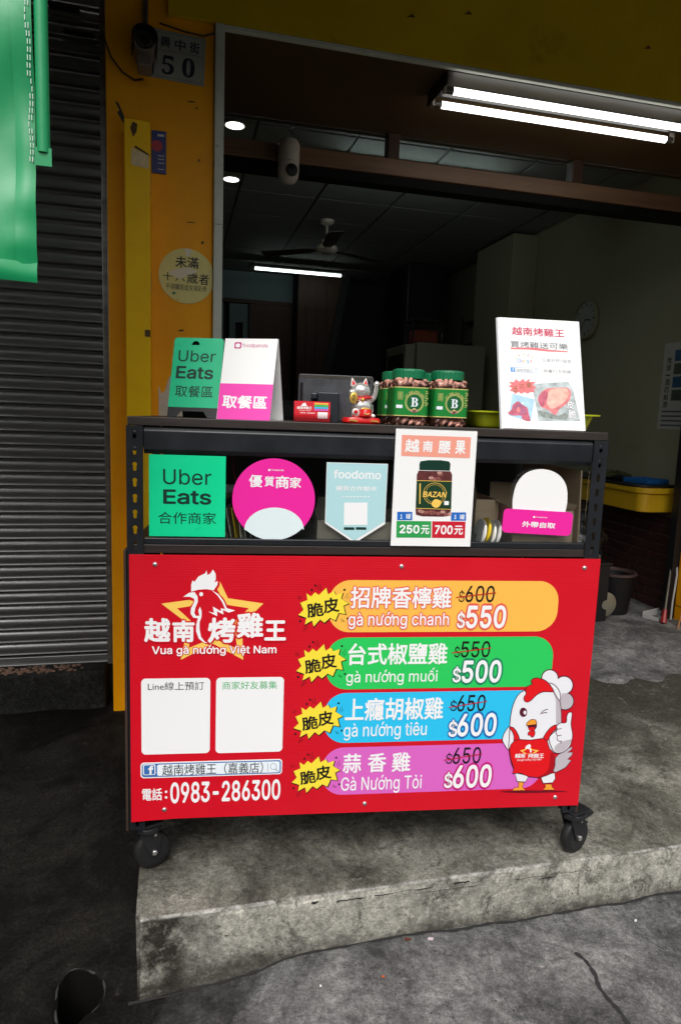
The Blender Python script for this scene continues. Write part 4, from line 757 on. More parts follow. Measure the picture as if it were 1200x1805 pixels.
# ------------------------------------------------------------------ street, with the broken drain hole
xs = [-60,-30,-15,-8,-4,-2.5,-1.6,-1.2] + [-1.0+0.02*i for i in range(161)] + [2.6,3.2,4,6,9,15,30,60]
ys = [-60,-30,-15,-8,-4,-2,-1,-0.4,0.1,0.5,0.8] + [0.9+0.02*i for i in range(101)] + [3.2,3.6,4.5,6,10,20,40,60]
def wob(x, y): return 0.004*math.sin(7*x+1.3)*math.cos(6*y) + 0.0025*math.sin(23*x+9*y) + 0.0015*math.cos(41*y-17*x)
HX, HY, HRX, HRY = -0.228, 1.545, 0.052, 0.082
bm = bmesh.new(); grid = {}
for i, x in enumerate(xs):
    for j, y in enumerate(ys): grid[i, j] = bm.verts.new((x, y, zg(x, y)+wob(x, y)))
for i in range(len(xs)-1):
    for j in range(len(ys)-1):
        cx, cy = (xs[i]+xs[i+1])/2, (ys[j]+ys[j+1])/2
        if abs(cx-HX) < 0.2 and abs(cy-HY) < 0.2 and ((cx-HX)/HRX)**2+((cy-HY)/HRY)**2 < 1: continue
        bm.faces.new((grid[i,j], grid[i+1,j], grid[i+1,j+1], grid[i,j+1]))
for v in [v for v in bm.verts if not v.link_faces]: bm.verts.remove(v)
edge = [e for e in bm.edges if e.is_boundary and abs(e.verts[0].co.x-HX) < 0.15 and abs(e.verts[0].co.y-HY) < 0.2]
for v in {v for e in edge for v in e.verts}:
    a = math.atan2((v.co.y-HY)/HRY, (v.co.x-HX)/HRX); k = 1+0.10*math.sin(3*a+1)+0.05*math.sin(7*a)
    v.co.x = HX+HRX*k*math.cos(a); v.co.y = HY+HRY*k*math.sin(a); v.co.z += 0.004
g = bmesh.ops.extrude_edge_only(bm, edges=edge)
for q in g['geom']:
    if isinstance(q, bmesh.types.BMFace): q.material_index = 1
for v in [x for x in g['geom'] if isinstance(x, bmesh.types.BMVert)]: v.co.z -= 0.16
me = bpy.data.meshes.new('street'); bm.to_mesh(me); bm.free(); me.materials.append(MATS['street_concrete']); me.materials.append(mat('hole_wall', (0.004,0.0038,0.0034), 0.9, bump=0.6, spec=0.03))  # second material: near-black walls of the drain hole
me.polygons.foreach_set('use_smooth', [True]*len(me.polygons)); 
street = struct(link('street', me))
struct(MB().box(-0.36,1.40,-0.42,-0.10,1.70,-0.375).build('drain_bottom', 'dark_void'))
# thin chipped cement ring round the hole
mat('rim_cement', (0.03,0.029,0.026), 0.85, var=0.5, vscale=40, bump=0.5); rim = MB(); pts = [(HX+HRX*1.06*(1+0.10*math.sin(3*a+1))*math.cos(a), HY+HRY*1.05*(1+0.10*math.sin(3*a+1))*math.sin(a)) for a in [2*math.pi*i/26 for i in range(27)]]
rim.tube([(x, y, zg(x, y)+wob(x, y)+0.001+0.002*math.sin(i*1.7)) for i, (x, y) in enumerate(pts)], [0.0018+0.0016*abs(math.sin(i*1.1)) for i in range(27)], 6)
tag(rim.build('drain_rim', 'rim_cement', smooth=True), 'crumbling cement rim round the drain hole in the dark floor', 'drain rim')
# long crack in the street, a shallow dark groove filled with tar
ck = MB(); cp = [(1.012,1.37),(1.022,1.335),(1.020,1.30),(1.008,1.26),(1.004,1.22),(1.008,1.18),(1.006,1.15),(1.015,1.08),(1.02,0.98),(1.0,0.8)]
v, f = stroke(smooth_poly(cp, False, 4), 0.010); v = [(x+random.uniform(-.0025,.0025), y+random.uniform(-.0015,.0015)) for x, y in v]
ck.add([(x, y, zg(x, y)+wob(x, y)+0.0022) for x, y in v], f); mat('tar', (0.02,0.02,0.021), 0.8, bump=0.4)
o_ = ck.build('tar_seam', 'tar', street)

# ------------------------------------------------------------------ raised step in front of the shop
def edge_n(x): return 0.0025*math.sin(9*x+0.4)+0.0010*math.sin(31*x)+0.0007*math.sin(73*x+1)
X = [-0.092+0.014*i for i in range(190)] + [2.6,2.9,3.4,4.2,5.5,7.5,10]
prof = [(1.512,-0.30),(1.511,-0.18),(1.508,-0.12),(1.509,-0.07),(1.507,-0.035),(1.5075,-0.014),(1.5095,-0.006),(1.5145,-0.0012),(1.524,0.0),(1.56,0.0),(1.60,-0.001),(1.66,0.0),(1.75,0.0),(1.9,0.001),(2.1,0.0),(2.4,0.0),(2.8,0.0),(3.3,0.0)]
st = MB(); V = []; n = len(prof)
for i, x in enumerate(X):
    chip = max(0, math.sin(5.3*x+2)*math.sin(13.7*x)-0.75)*0.03
    for k, (y, z) in enumerate(prof):
        w = edge_n(x+0.05*k) if k < 9 else 0
        dz = -chip if 4 <= k <= 7 else 0
        dx = 0.010*max(0, 1-i/2)*(1 if k < 8 else 0)
        V.append((x+dx, y+w+(chip if 4 <= k <= 6 else 0), z+dz+(wob(x*1.3, y*2)*0.5 if k > 8 else 0)))
F = [(i*n+k, (i+1)*n+k, (i+1)*n+k+1, i*n+k+1) for i in range(len(X)-1) for k in range(n-1)]
st.add(V, F)
side = len(st.v); st.v += [(-0.088, y, -0.30) for y, z in prof]
for k in range(n-1): st.f.append((k, k+1, side+k+1, side+k)); st.m.append(0)
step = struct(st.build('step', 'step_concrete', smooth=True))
mat('dark_line', (0.018,0.017,0.015), 0.9, bump=0.5)
gr = MB(); gp = [(-0.11+0.02*i, 1.505+0.002*math.sin(i*.7)) for i in range(125)]      # dark strip along the foot of the step
v, f = stroke(gp, 0.008); v = [(x, y+random.uniform(-.004,.002)) for x, y in v]
gr.add([(x, y, zg(x, y)+wob(x, y)+0.0028) for x, y in v], f); gr.build('foot_line', 'dark_line', step)
for x0, x1, z, w_ in ((0.40,0.47,-0.020,0.003),(0.50,0.66,-0.018,0.0022),(0.62,0.80,-0.030,0.0016),(0.72,0.765,-0.016,0.005),(0.90,1.10,-0.030,0.0014),(0.335,0.35,-0.014,0.006),(0.98,1.02,-0.038,0.003)):   # hairline cracks and chipped spots on the riser
    cp = [(x0+(x1-x0)*k/8, z+random.uniform(-.0016,.0016)) for k in range(9)]; v, f = stroke(cp, w_); v = [(x, zz+random.uniform(-.35,.35)*w_) for x, zz in v]
    MB().add([(x, 1.5025, zz) for x, zz in v]+[(x, 1.515, zz) for x, zz in v], f+[tuple(reversed([i+len(v) for i in q])) for q in f]).build('crack', 'dark_line', step)
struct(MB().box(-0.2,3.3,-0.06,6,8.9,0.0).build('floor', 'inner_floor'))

# ------------------------------------------------------------------ neighbour's threshold with pebble mosaic
th = thing('threshold', 'dark concrete threshold below the shutter, strip of pinkish pebbles on top', 'threshold', (0,0,0))
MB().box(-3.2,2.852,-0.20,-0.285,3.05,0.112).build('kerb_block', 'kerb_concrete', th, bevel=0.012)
pb = MB()
for i in range(260):
    x = random.uniform(-1.4,-0.38); y = 2.862+random.random()**1.3*0.075
    if x > -0.42 and random.random() < .5: continue
    r = random.uniform(0.006,0.013); pts = [(x+r*random.uniform(.7,1.1)*math.cos(a*1.05), y+r*0.7*random.uniform(.7,1.1)*math.sin(a*1.05)) for a in range(6)]
    pb.extrude_z(pts, 0.108, 0.1155+random.uniform(0,.001))
mat('pebble', S(132,104,88), 0.6, var=0.3, vscale=60); stuff(pb.build('pebble_mosaic', 'pebble', th))

# ------------------------------------------------------------------ roller shutter, slat by slat
sh = thing('roller_shutter', 'closed dark grey metal roller shutter left of the yellow pillar', 'shutter', (0,0,0))
PITCH_S = 0.0555; pr_ = [(0.008,-0.001),(0.006,0.0006),(-0.005,0.0020),(-0.0085,0.005),(-0.0075,0.0085),(-0.0065,0.012),(-0.0085,0.020),(-0.0095,0.030),(-0.0085,0.040),(-0.005,0.047),(-0.001,0.0495),(0.004,0.0508),(0.008,0.0516),(0.008,0.0545)]
sl = MB(); V = [(x, y, z) for x in (-3.2,-1.7,-0.9,-0.5,-0.268) for y, z in pr_]; n = len(pr_)
sl.add(V, [(i*n+k, (i+1)*n+k, (i+1)*n+k+1, i*n+k+1) for i in range(4) for k in range(n-1)])
slm = sl.mesh('slat', 'shutter_metal', smooth=True)
for i in range(55):
    o = link('slat', slm, sh, (random.uniform(-.002,.002), 2.965+random.uniform(-.0015,.0015), 0.155+i*PITCH_S), (R(random.uniform(-1.4,1.4)), 0, 0))
MB().box(-3.2,2.950,0.115,-0.268,2.985,0.150).box(-3.2,2.940,0.113,-0.268,2.95,0.122).build('bottom_rail', 'rail_metal', sh, bevel=0.003)
MB().box(-0.266,2.925,0.112,-0.252,3.0,3.15).box(-0.285,2.925,0.112,-0.2665,2.945,3.15).build('guide_rail', 'shutter_metal', sh, bevel=0.002)
MB().box(-3.2,3.0,0.112,-0.286,3.02,3.2).build('backing', 'black_gap', sh)
for x0, z0 in ((-0.36,2.61),(-0.41,2.69)): MB().prism(rrect(x0-.055,z0-.008,x0+.055,z0+.008,.008), 2.945, 2.952).build('vent_slot', 'black_gap', sh)

# ------------------------------------------------------------------ yellow pillar with its boxed post, frame and stickers
pil = thing('pillar', 'orange yellow painted pillar between the metal shutter and the shop opening', 'pillar', (0,0,0))
MB().box(-0.252,2.80,-0.12,0.139,3.30,3.15).build('shaft', 'yellow_paint', pil, bevel=0.006)
mat('bare_plaster', S(205,198,182), 0.8, var=0.1, vscale=20)
MB().prism([(-.067,1.05),(-.067,1.30),(-.055,1.27),(-.04,1.285),(-.03,1.33),(-.012,1.35),(-.002,1.40),(.02,1.42),(.03,1.05)], 2.7985, 2.80).build('bare_patch', 'bare_plaster', pil)
mat('scuff', S(84,58,26), 0.7)
for (x, z, a, b) in ((.055,2.365,.016,.0022),(.075,2.345,.007,.002),(.055,1.93,.018,.0016),(.1,1.86,.006,.005),(.085,2.16,.004,.005),(.02,1.52,.012,.003)):
    MB().prism([(x-a,z-b),(x-a*.2,z-b*1.6),(x+a,z-b*.3),(x+a*.6,z+b),(x-a*.5,z+b*.7)], 2.7987, 2.80).build('scuff_mark', 'scuff', pil)
bp_ = thing('boxed_post', 'bright yellow narrow square post with a torn paper scrap near its top', 'post', (0,0,0))
MB().box(-0.181,2.68,-0.08,-0.092,2.7985,2.232).build('post_body', 'yellow_box', bp_, bevel=0.004)
mat('paper_scrap', S(222,196,150), 0.8, var=0.16, vscale=40)
MB().prism([(-.158,2.085),(-.155,2.135),(-.14,2.128),(-.096,2.118),(-.096,2.068),(-.153,2.074)], 2.678, 2.6797).build('paper_scrap', 'paper_scrap', bp_)
MB().prism([(-.16,2.20),(-.15,2.222),(-.135,2.215),(-.138,2.19),(-.15,2.17)], 2.6785, 2.6797).prism([(-.145,2.135),(-.095,2.112),(-.096,2.118),(-.143,2.142)], 2.676, 2.6785).prism([(-.113,1.475),(-.093,1.475),(-.093,1.50),(-.113,1.50)], 2.678, 2.6797).build('dark_scuff', 'scuff', bp_)
MB().prism([(-.1825,2.22),(-.205,2.255),(-.196,2.262),(-.212,2.29),(-.2,2.285),(-.182,2.245)], 2.70, 2.712).build('tape_end', 'black_plastic', bp_)
mat('side_scratch', S(190,170,110), 0.8)
MB().box(-.0922,2.70,1.98,-.0912,2.71,2.06).box(-.0922,2.72,1.64,-.0912,2.75,1.72).build('scratch', 'side_scratch', bp_)

fr = thing('door_frame', 'pale painted metal frame along the left and top of the shop opening', 'frame', (0,0,0))
MB().box(0.141,2.772,0.0,0.176,2.83,2.642).build('upright', 'white_frame', fr, bevel=0.004)
MB().box(0.1765,2.776,2.626,5.4,2.80,2.642).build('head_rail', 'white_frame', fr, bevel=0.003)
MB().box(0.142,2.831,0.0,0.172,3.44,2.626).build('inner_return', 'black_gap', fr)
MB().box(0.1445,2.7705,1.925,0.1725,2.7715,1.9265).build('joint_line', 'scuff', fr)

fa = thing('shop_fascia', 'dark mustard painted fascia over the opening with brown soffit behind', 'fascia', (0,0,0))
for i, (a, b) in enumerate(((-0.03,2.40),(2.403,5.4))): MB().box(a,2.776,2.643,b,2.799,3.15).build('fascia_panel', 'yellow_fascia', fa, bevel=0.002)
MB().box(0.14,2.80,2.632,5.4,3.545,2.66).build('soffit', 'brown_soffit', fa)
for (x, z) in ((1.14,2.83),(1.98,2.83),(.9,2.78),(.84,3.0)): MB().prism([(x-.015,z),(x+.02,z+.004),(x+.006,z+.016),(x-.002,z+.008)], 2.7745,2.776).build('scuff_mark', 'scuff', fa)

jamb = thing('pillar', 'yellow jamb pillar at the right end of the shop opening, cut by the frame', 'pillar', (0,0,0))
MB().box(3.065,2.80,0.0,3.7,3.50,2.631).build('shaft', 'yellow_paint', jamb, bevel=0.006)
MB().box(3.063,2.85,0.10,3.0645,3.5,0.104).build('joint_line', 'scuff', jamb)
ch = MB().box(3.02,3.505,0.0,3.10,3.56,2.40).box(3.02,3.50,0,3.032,3.505,2.40); tag(ch.build('gate_channel', 'black_plastic', bevel=0.002), 'black vertical gate channel beside the right yellow jamb', 'gate channel')

# balcony slab over the pavement (above the frame) and outer wall right of the shop
struct(MB().box(-6,2.80,3.15,9,9.2,3.40).build('upper_floor', 'roof_slab'))
struct(MB().add([(-6,1.22,2.71),(9,1.22,2.71),(9,2.775,3.16),(-6,2.775,3.16),(-6,1.22,2.73),(9,1.22,2.73),(9,2.775,3.18),(-6,2.775,3.18)],[(0,1,2,3),(4,7,6,5),(0,4,5,1),(1,5,6,2),(2,6,7,3),(3,7,4,0)]).build('street_canopy', 'roof_slab'))  # assumed canopy out of view, sloped low to darken the upper pillar
struct(MB().box(-30,-9.0,-0.3,30,-8.6,3.8).build('wall_across_street', 'roof_slab'))
struct(MB().box(3.701,2.80,0,9,3.2,3.149).build('outer_wall', 'yellow_fascia'))
struct(MB().box(-6,2.80,-0.2,-3.21,3.2,3.149).build('outer_wall', 'yellow_paint'))

# ------------------------------------------------------------------ shop interior shell
struct(MB().box(3.15,3.56,0.0,3.30,8.8,3.0).build('wall_right', 'wall_cream'))
struct(MB().box(-0.30,3.30,0.0,-0.15,8.8,3.0).build('wall_left', 'wall_cream'))
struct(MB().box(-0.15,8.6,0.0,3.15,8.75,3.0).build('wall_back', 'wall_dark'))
tag(MB().box(2.90,5.70,0.0,3.149,6.45,2.87).build('wall_pilaster', 'wall_cream', bevel=0.008), 'square cream pilaster standing out from the right interior wall', 'pilaster')
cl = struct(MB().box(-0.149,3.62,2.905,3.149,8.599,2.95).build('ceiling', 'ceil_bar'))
tx = [-0.14+0.606*i for i in range(6)]; ty = [3.63+0.606*j for j in range(9)]
tm = {}
for i in range(len(tx)):
    for j in range(len(ty)):
        a = min(0.6, 3.145-tx[i]); b = min(0.6, 8.595-ty[j])
        if a < 0.05 or b < 0.05: continue
        key = (round(a,3), round(b,3))
        if key not in tm: tm[key] = MB().box(0.006,0.006,-0.012,a-0.006,b-0.006,0).mesh('ceiling_tile', 'ceil_tile', bevel=0.003, seg=1)
        link('ceiling_tile', tm[key], cl, (tx[i], ty[j], 2.9045))
# gate beam with transom panes
bmr = thing('transom', 'brown wooden gate beam with a row of glass transom panes above', 'transom', (0,0,0))
MB().box(0.187,3.45,2.425,5.2,3.56,2.505).build('beam', 'wood_beam', bmr, bevel=0.005)
MB().box(0.187,3.462,2.378,5.2,3.548,2.424).build('track', 'black_gap', bmr, bevel=0.003)
for x0, x1 in ((1.04,1.10),(2.09,2.15),(3.0,3.06)): MB().box(x0,3.47,2.506,x1,3.54,2.631).build('mullion', 'brown_wood', bmr, bevel=0.003)
for x0, x1 in ((0.19,1.039),(1.101,2.089),(2.151,2.999)): MB().box(x0,3.50,2.507,x1,3.504,2.631).build('pane', 'pane_glass', bmr)
# lamps
def tube_lamp(name, label, c, L, ang, hood, tubes, em, wide):
    t = thing(name, label, 'lamp', c, (0,0,ang))
    if hood:
        MB().box(0,-0.03,-0.035,L,0.03,0.0).build('ballast_box', 'hood_metal', t, bevel=0.003)
        for s in (-1, 1):
            w = MB(); w.add([(0,s*0.03,-0.012),(L,s*0.03,-0.012),(L,s*wide,-0.002),(0,s*wide,-0.002),(0,s*0.03,-0.009),(L,s*0.03,-0.009),(L,s*wide,0.001),(0,s*wide,0.001)],[(0,1,2,3),(4,5,6,7),(0,1,5,4),(2,3,7,6),(0,3,7,4),(1,2,6,5)]); w.build('reflector_wing', 'hood_metal', t)
        MB().prism([(-.004,-.05),(0,-.05),(0,0.001),(-.004,.001)], -wide, wide).build('end_plate', 'hood_metal', t)
    for y in tubes:
        z = -0.052; g = MB().tube([(0.045,y,z),(L-0.045,y,z)], 0.0150, 14).build('tube', em, t, smooth=True)
        for a, b in ((0.012,0.044),(L-0.044,L-0.012)):
            MB().tube([(a,y,z),(b,y,z)], 0.0155, 12).build('tube_cap', 'lamp_metal', t, smooth=True)
        for a in (0.006, L-0.010): MB().box(a-0.006,y-0.012,z-0.012,a+0.006,y+0.012,-0.002).build('socket', 'cam_white', t, bevel=0.002)
    return t
tube_lamp('twin_tube_lamp', 'lit twin fluorescent tube lamp under the fascia at top right', (1.085,2.925,2.630), 1.24, 0, True, (-0.066,0.066), 'lamp_white', 0.115)
tube_lamp('tube_lamp', 'lit single fluorescent tube on the dark ceiling deep inside the shop', (0.79,7.66,2.83), 1.06, 0, True, (0.0,), 'lamp_inner', 0.07)
tube_lamp('tube_lamp', 'assumed lit tube lamp, added just behind the gate beam, mostly hidden by it', (1.0,4.55,2.86), 1.2, 0, True, (0.0,), 'lamp_assumed', 0.05)  # assumed lamp, added out of sight for the glow on ceiling and transom
for lab, x, y in (('round lit ceiling downlight nearest the opening beside the white frame', 0.335,4.28), ('round lit ceiling downlight farther inside, lower beside the white frame', 0.388,5.22)):
    t = thing('downlight', lab, 'lamp', (x,y,2.888), group='round downlights in the shop ceiling')
    MB().lathe([(0.064,0.0),(0.066,-0.006),(0.056,-0.008),(0.054,0.0)], n=28).build('ring', 'cam_white', t, smooth=True)
    MB().lathe([(0.053,-0.001),(0.052,-0.0075),(0.03,-0.009)], n=28).build('diffuser', 'lamp_down', t, smooth=True)

# ------------------------------------------------------------------ things inside the shop
fan = thing('ceiling_fan', 'cream three bladed ceiling fan hanging near the inner tube lamp', 'fan', (1.275,6.0,2.893))
MB().lathe([(0.03,0),(0.062,-0.004),(0.055,-0.03),(0.02,-0.05)], n=20).build('canopy', 'cam_white', fan, smooth=True)
MB().tube([(0,0,-0.04),(0,0,-0.17)], 0.011, 10).build('rod', 'cam_white', fan, smooth=True)
MB().lathe([(0.02,-0.165),(0.045,-0.17),(0.05,-0.20),(0.095,-0.225),(0.10,-0.25),(0.08,-0.275),(0.04,-0.285),(0.01,-0.286)], n=24).build('motor', 'cam_white', fan, smooth=True)
mat('fan_blade', S(70,66,56), 0.5)
for k in range(3):
    a = R(25+120*k); M = Matrix.Rotation(a, 4, 'Z')
    b = MB(); b.add([M @ Vector(p) for p in ((.09,-.03,-.25),(.20,-.06,-.255),(.62,-.07,-.262),(.62,.06,-.246),(.20,.05,-.243),(.09,.03,-.245),(.09,-.03,-.246),(.20,-.06,-.251),(.62,-.07,-.258),(.62,.06,-.242),(.20,.05,-.239),(.09,.03,-.241))],
        [(0,1,4,5),(1,2,3,4),(6,7,10,11),(7,8,9,10),(0,1,7,6),(1,2,8,7),(2,3,9,8),(3,4,10,9),(4,5,11,10),(5,0,6,11)]); b.build('blade', 'fan_blade', fan)
wc = thing('security_camera', 'white capsule security camera with black lens clipped on the gate beam', 'camera', (0.522,3.39,2.405))
MB().lathe([(0.012,0.072),(0.030,0.068),(0.0375,0.055),(0.0375,-0.005)], n=24).build('housing', 'cam_white', wc, smooth=True)
wc.scale = (1.38,1.38,1.38)
hd = MB().lathe([(0.0365,-0.006),(0.0375,-0.03),(0.035,-0.052),(0.024,-0.068),(0.008,-0.074)], n=24).build('head', 'cam_white', wc, smooth=True)
MB().lathe([(0.021,0.0),(0.021,0.004),(0.015,0.007),(0.004,0.008)], (0.006,-0.0335,-0.038), 20, axis='Y').build('lens', 'black_plastic', hd, smooth=True)
MB().tube([(0.012,0.02,0.075),(0.02,0.03,0.10),(0.005,0.035,0.12),(0.022,0.036,0.128)], 0.0025, 6).build('hook', 'rail_metal', wc)
MB().box(-0.015,0.02,0.06,0.03,0.048,0.068).build('clip', 'black_plastic', wc)
hc = thing('security_camera', 'round faced bullet camera over the house number plate', 'camera', (-0.110,2.70,2.492), (R(-12),0,R(4))); hc.scale = (0.86,0.86,0.86); mat('cam_dark', S(112,100,90), 0.45, var=0.1, vscale=14)
MB().lathe([(0.030,-0.09),(0.040,-0.085),(0.043,0.0),(0.045,0.02),(0.041,0.022)], n=26, axis='Y').build('barrel', 'cam_dark', hc, smooth=True)
MB().prism([(0.052*math.cos(R(a)), 0.052*math.sin(R(a))) for a in range(-10,191,10)]+[(0.047*math.cos(R(a)), 0.047*math.sin(R(a))) for a in range(190,-11,-10)], -0.05, 0.07).build('sun_hood', 'black_plastic', hc, smooth=True)
MB().lathe([(0.039,0.0225),(0.037,0.026),(0.014,0.027)], n=24, axis='Y').build('front_glass', 'black_plastic', hc, smooth=True)
for k in range(14):
    a = 2*math.pi*k/14; MB().lathe([(0.0035,0.0),(0.003,0.0018),(0.001,0.002)], (0.027*math.cos(a),-0.0265,0.027*math.sin(a)), 6, axis='Y').build('infrared_lamp', 'cam_dark', hc)
MB().box(-0.028,0.0,-0.092,0.03,0.07,-0.040).build('mount_base', 'cam_dark', hc, bevel=0.008)
MB().tube([(0,0.05,0.04),(0.005,0.06,0.10),(0.008,0.06,0.30)], 0.012, 10).build('stem', 'lamp_metal', hc, smooth=True)
tag(MB().tube([(-0.253,2.79,2.53),(-0.23,2.785,2.47),(-0.19,2.785,2.425),(-0.15,2.785,2.405),(-0.118,2.78,2.41)], 0.0035, 6).build('cable', 'cable_black', smooth=True), 'thin black cable drooping from the shutter to the bullet camera', 'cable')
tag(MB().tube([(-0.06,2.792,2.615),(0.03,2.792,2.60),(0.10,2.792,2.596),(0.139,2.792,2.612)], 0.003, 6).build('cable', 'cable_black', smooth=True), 'thin dark cable running under the fascia to the white frame', 'cable')
# house number plate, blue plaque, round notice
np_ = thing('number_plate', 'white enamel house number plate reading 50 on the yellow pillar', 'number plate', (-0.134,2.797,2.431), (0,R(2.2),0))
mat('plate_enamel', S(158,158,148), 0.45, var=0.1, vscale=14, dirt=(S(120,116,100), 9, 0.62, 0.15))
MB().box(0,-0.003,0,0.236,0,0.168).build('plate', 'plate_enamel', np_, bevel=0.001)
art('number_plate', np_, -0.0032)
bl = thing('wall_plaque', 'small dark blue plaque with red round emblem beside the boxed post', 'plaque', (-0.090,2.797,2.093))
mat('plaque_blue', S(28,40,120), 0.4, var=0.1, vscale=20); mat('plaque_red', S(170,30,50), 0.4)
MB().box(0,-0.003,0,0.053,0,0.152).build('plate', 'plaque_blue', bl, bevel=0.001)
MB().lathe([(0.020,0),(0.020,0.0004)], (0.020,-0.0032,0.098), 20, axis='Y').build('emblem', 'plaque_red', bl)
for z in (.132,.062,.05,.036,.014): MB().box(0.022,-0.0036,z,0.046,-0.0031,z+.003+.005*(z>.1)).build('faded_line', 'p_plate', bl)
rn = thing('round_notice', 'round pale yellow age notice sticker peeling off the yellow pillar', 'sticker', (-0.066,2.798,1.624))
mat('sticker_yellow', S(224,212,130), 0.5, var=0.06, vscale=20, dirt=(S(186,160,80), 22, 0.64, 0.08))
MB().prism([(min(0.2045, 0.106+0.106*math.cos(R(a))), 0.103+0.104*math.sin(R(a))) for a in range(0,360,6)], -0.0012, 0).build('disc', 'sticker_yellow', rn)
art('round_notice', rn, -0.0014)
# right interior wall: clock, poster, pilaster is above
ck = thing('wall_clock', 'round white faced wall clock behind the menu poster', 'clock', (3.149,4.84,2.03))
MB().lathe([(0.150,0),(0.155,-0.02),(0.148,-0.035),(0.138,-0.036),(0.138,-0.015)], n=36, axis='X', cap=False).build('rim', 'wall_cream', ck, smooth=True)
MB().lathe([(0.137,-0.018),(0.137,-0.022)], n=36, axis='X').build('face', 'plate_enamel', ck)
for k in range(12):
    a = R(30*k); w = 0.012 if k % 3 == 0 else 0.006
    MB().obox(Matrix.Translation((-0.0235,0.112*math.sin(a),0.112*math.cos(a))) @ Matrix.Rotation(-a,4,'X'), 0.001, w, 0.026).build('hour_mark', 'p_black', ck)
for L, a, w in ((0.075,R(100),0.010),(0.105,R(215),0.007)):
    MB().obox(Matrix.Translation((-0.026,0,0)) @ Matrix.Rotation(a,4,'X') @ Matrix.Translation((0,0,L/2)), 0.001, w, L).build('hand', 'p_black', ck)
wp = thing('wall_poster', 'white travel poster with black vertical title on the right interior wall', 'poster', (3.1485,3.93,1.20), (0,0,R(-90)))
mat('poster_paper', S(176,176,164), 0.6, var=0.04, vscale=10); mat('poster_photo', S(48,84,116), 0.5, var=0.5, vscale=18); mat('poster_photo_b', S(74,84,70), 0.5, var=0.5, vscale=22)
MB().box(0,-0.0015,0,0.36,0,0.56).build('sheet', 'poster_paper', wp)
for i, c in enumerate('地球一周の船旅'):
    z1 = 0.47-i*0.048; bb = (0.035,z1-0.042,0.078,z1) if c != '一' else (0.035,z1-0.026,0.078,z1-0.018)
    letters('lettering', c, 'p_black', wp, *bb, -0.0018, 0.03)
letters('lettering', '第', 'p_black', wp, 0.036,0.50,0.074,0.54, -0.0018, 0.03) if False else None
for i in range(4): MB().box(0.105,-0.0022,0.44-i*0.085,0.33,-0.0016,0.51-i*0.085).build('picture', 'poster_photo' if i % 2 == 0 else 'poster_photo_b', wp)
for i in range(4): MB().box(0.03,-0.0022,0.02+i*0.03,0.33,-0.0016,0.031+i*0.03).build('text_block', 'p_dgrey', wp)
# yellow desk with rounded near corner, dark cover and stuff on it
dk = thing('desk', 'yellow desk with rounded corner and dark cover along the right wall', 'desk', (0,0,0))
def rc(x0, y0, x1, y1, r, n=8): return [(x0+r-r*math.cos(R(90*k/n)), y0+r-r*math.sin(R(90*k/n))) for k in range(n+1)] + [(x1,y0),(x1,y1),(x0,y1)]
mat('desk_yellow', S(214,170,24), 0.45, var=0.10, vscale=6, dirt=(S(130,84,20), 14, 0.66, 0.08))
MB().extrude_z(rc(2.86,3.64,3.145,4.9,0.06), 0.672, 0.79).build('apron', 'desk_yellow', dk, bevel=0.004)
MB().extrude_z(rc(2.845,3.62,3.148,4.9,0.09), 0.7905, 0.826).build('top', 'desk_yellow', dk, bevel=0.006)
MB().extrude_z(rc(2.84,3.66,3.146,4.9,0.09), 0.8265, 0.842).build('cover', 'black_plastic', dk, bevel=0.004)
MB().box(2.90,4.6,0.0,3.12,4.85,0.671).build('pedestal', 'brown_wood', dk)
mat('tray_blue', S(28,96,160), 0.45); mat('bag_olive', S(70,76,40), 0.6, var=0.3, vscale=20)
bt = thing('blue_tray', 'flat blue plastic tray lying on the yellow desk', 'tray', (3.02,3.83,0.843), (0,0,R(12)))
MB().box(-.09,-.10,0,.10,.10,.008).build('tray_base', 'tray_blue', bt, bevel=0.003)
MB().box(-.09,-.10,.008,.10,-.094,.03).box(-.09,.094,.008,.10,.10,.03).box(-.09,-.093,.008,-.084,.093,.03).box(.094,-.093,.008,.10,.093,.03).build('tray_wall', 'tray_blue', bt, bevel=0.002)
def lumpy(c, rx, ry, rz, seed, amp=0.18, n=22, k=14):
    rnd = random.Random(seed); ph = [(rnd.uniform(2,7), rnd.uniform(2,7), rnd.uniform(0,6)) for _ in range(6)]
    mb = MB(); mb.ball(c, rx, ry, rz, n, k)
    for i, v in enumerate(mb.v):
        d = Vector(v)-Vector(c); u = d.normalized(); q = sum(math.sin(a*u.x*2+b*u.z*2+p+u.y*a) for a, b, p in ph)/6
        mb.v[i] = tuple(Vector(c)+d*(1+amp*q*2))
        if mb.v[i][2] < c[2]-rz*0.92: mb.v[i] = (mb.v[i][0], mb.v[i][1], c[2]-rz*0.92)
    return mb
tag(lumpy((2.97,4.10,0.872),.07,.13,.03,4,.22).build('folded_bag', 'bag_olive', smooth=True), 'crumpled olive bag on the far part of the yellow desk', 'bag')
tag(lumpy((2.93,3.98,0.862),.045,.05,.02,8,.3).build('folded_bag', 'black_plastic', smooth=True), 'small black pouch on the yellow desk beside the blue tray', 'pouch')
# low brick wall under the desk
bw = thing('brick_wall', 'dark low brick wall in the shade below the yellow desk', 'brick wall', (0,0,0))
mat('brick_dark', S(64,34,28), 0.8, var=0.3, vscale=20, bump=0.3); mat('mortar', S(110,96,84), 0.9)
MB().box(3.128,3.57,0.0,3.149,4.9,0.66).build('mortar_bed', 'mortar', bw)
brm = MB().box(-.007,-.088,-.027,.007,.088,.027).mesh('brick', 'brick_dark', bevel=0.003, seg=1)
for r_ in range(10):
    for k in range(7):
        y = 3.66+k*0.186+(0.093 if r_ % 2 else 0)
        if y < 4.8: link('brick', brm, bw, (3.124+random.uniform(-.001,.001), y, 0.035+r_*0.063))
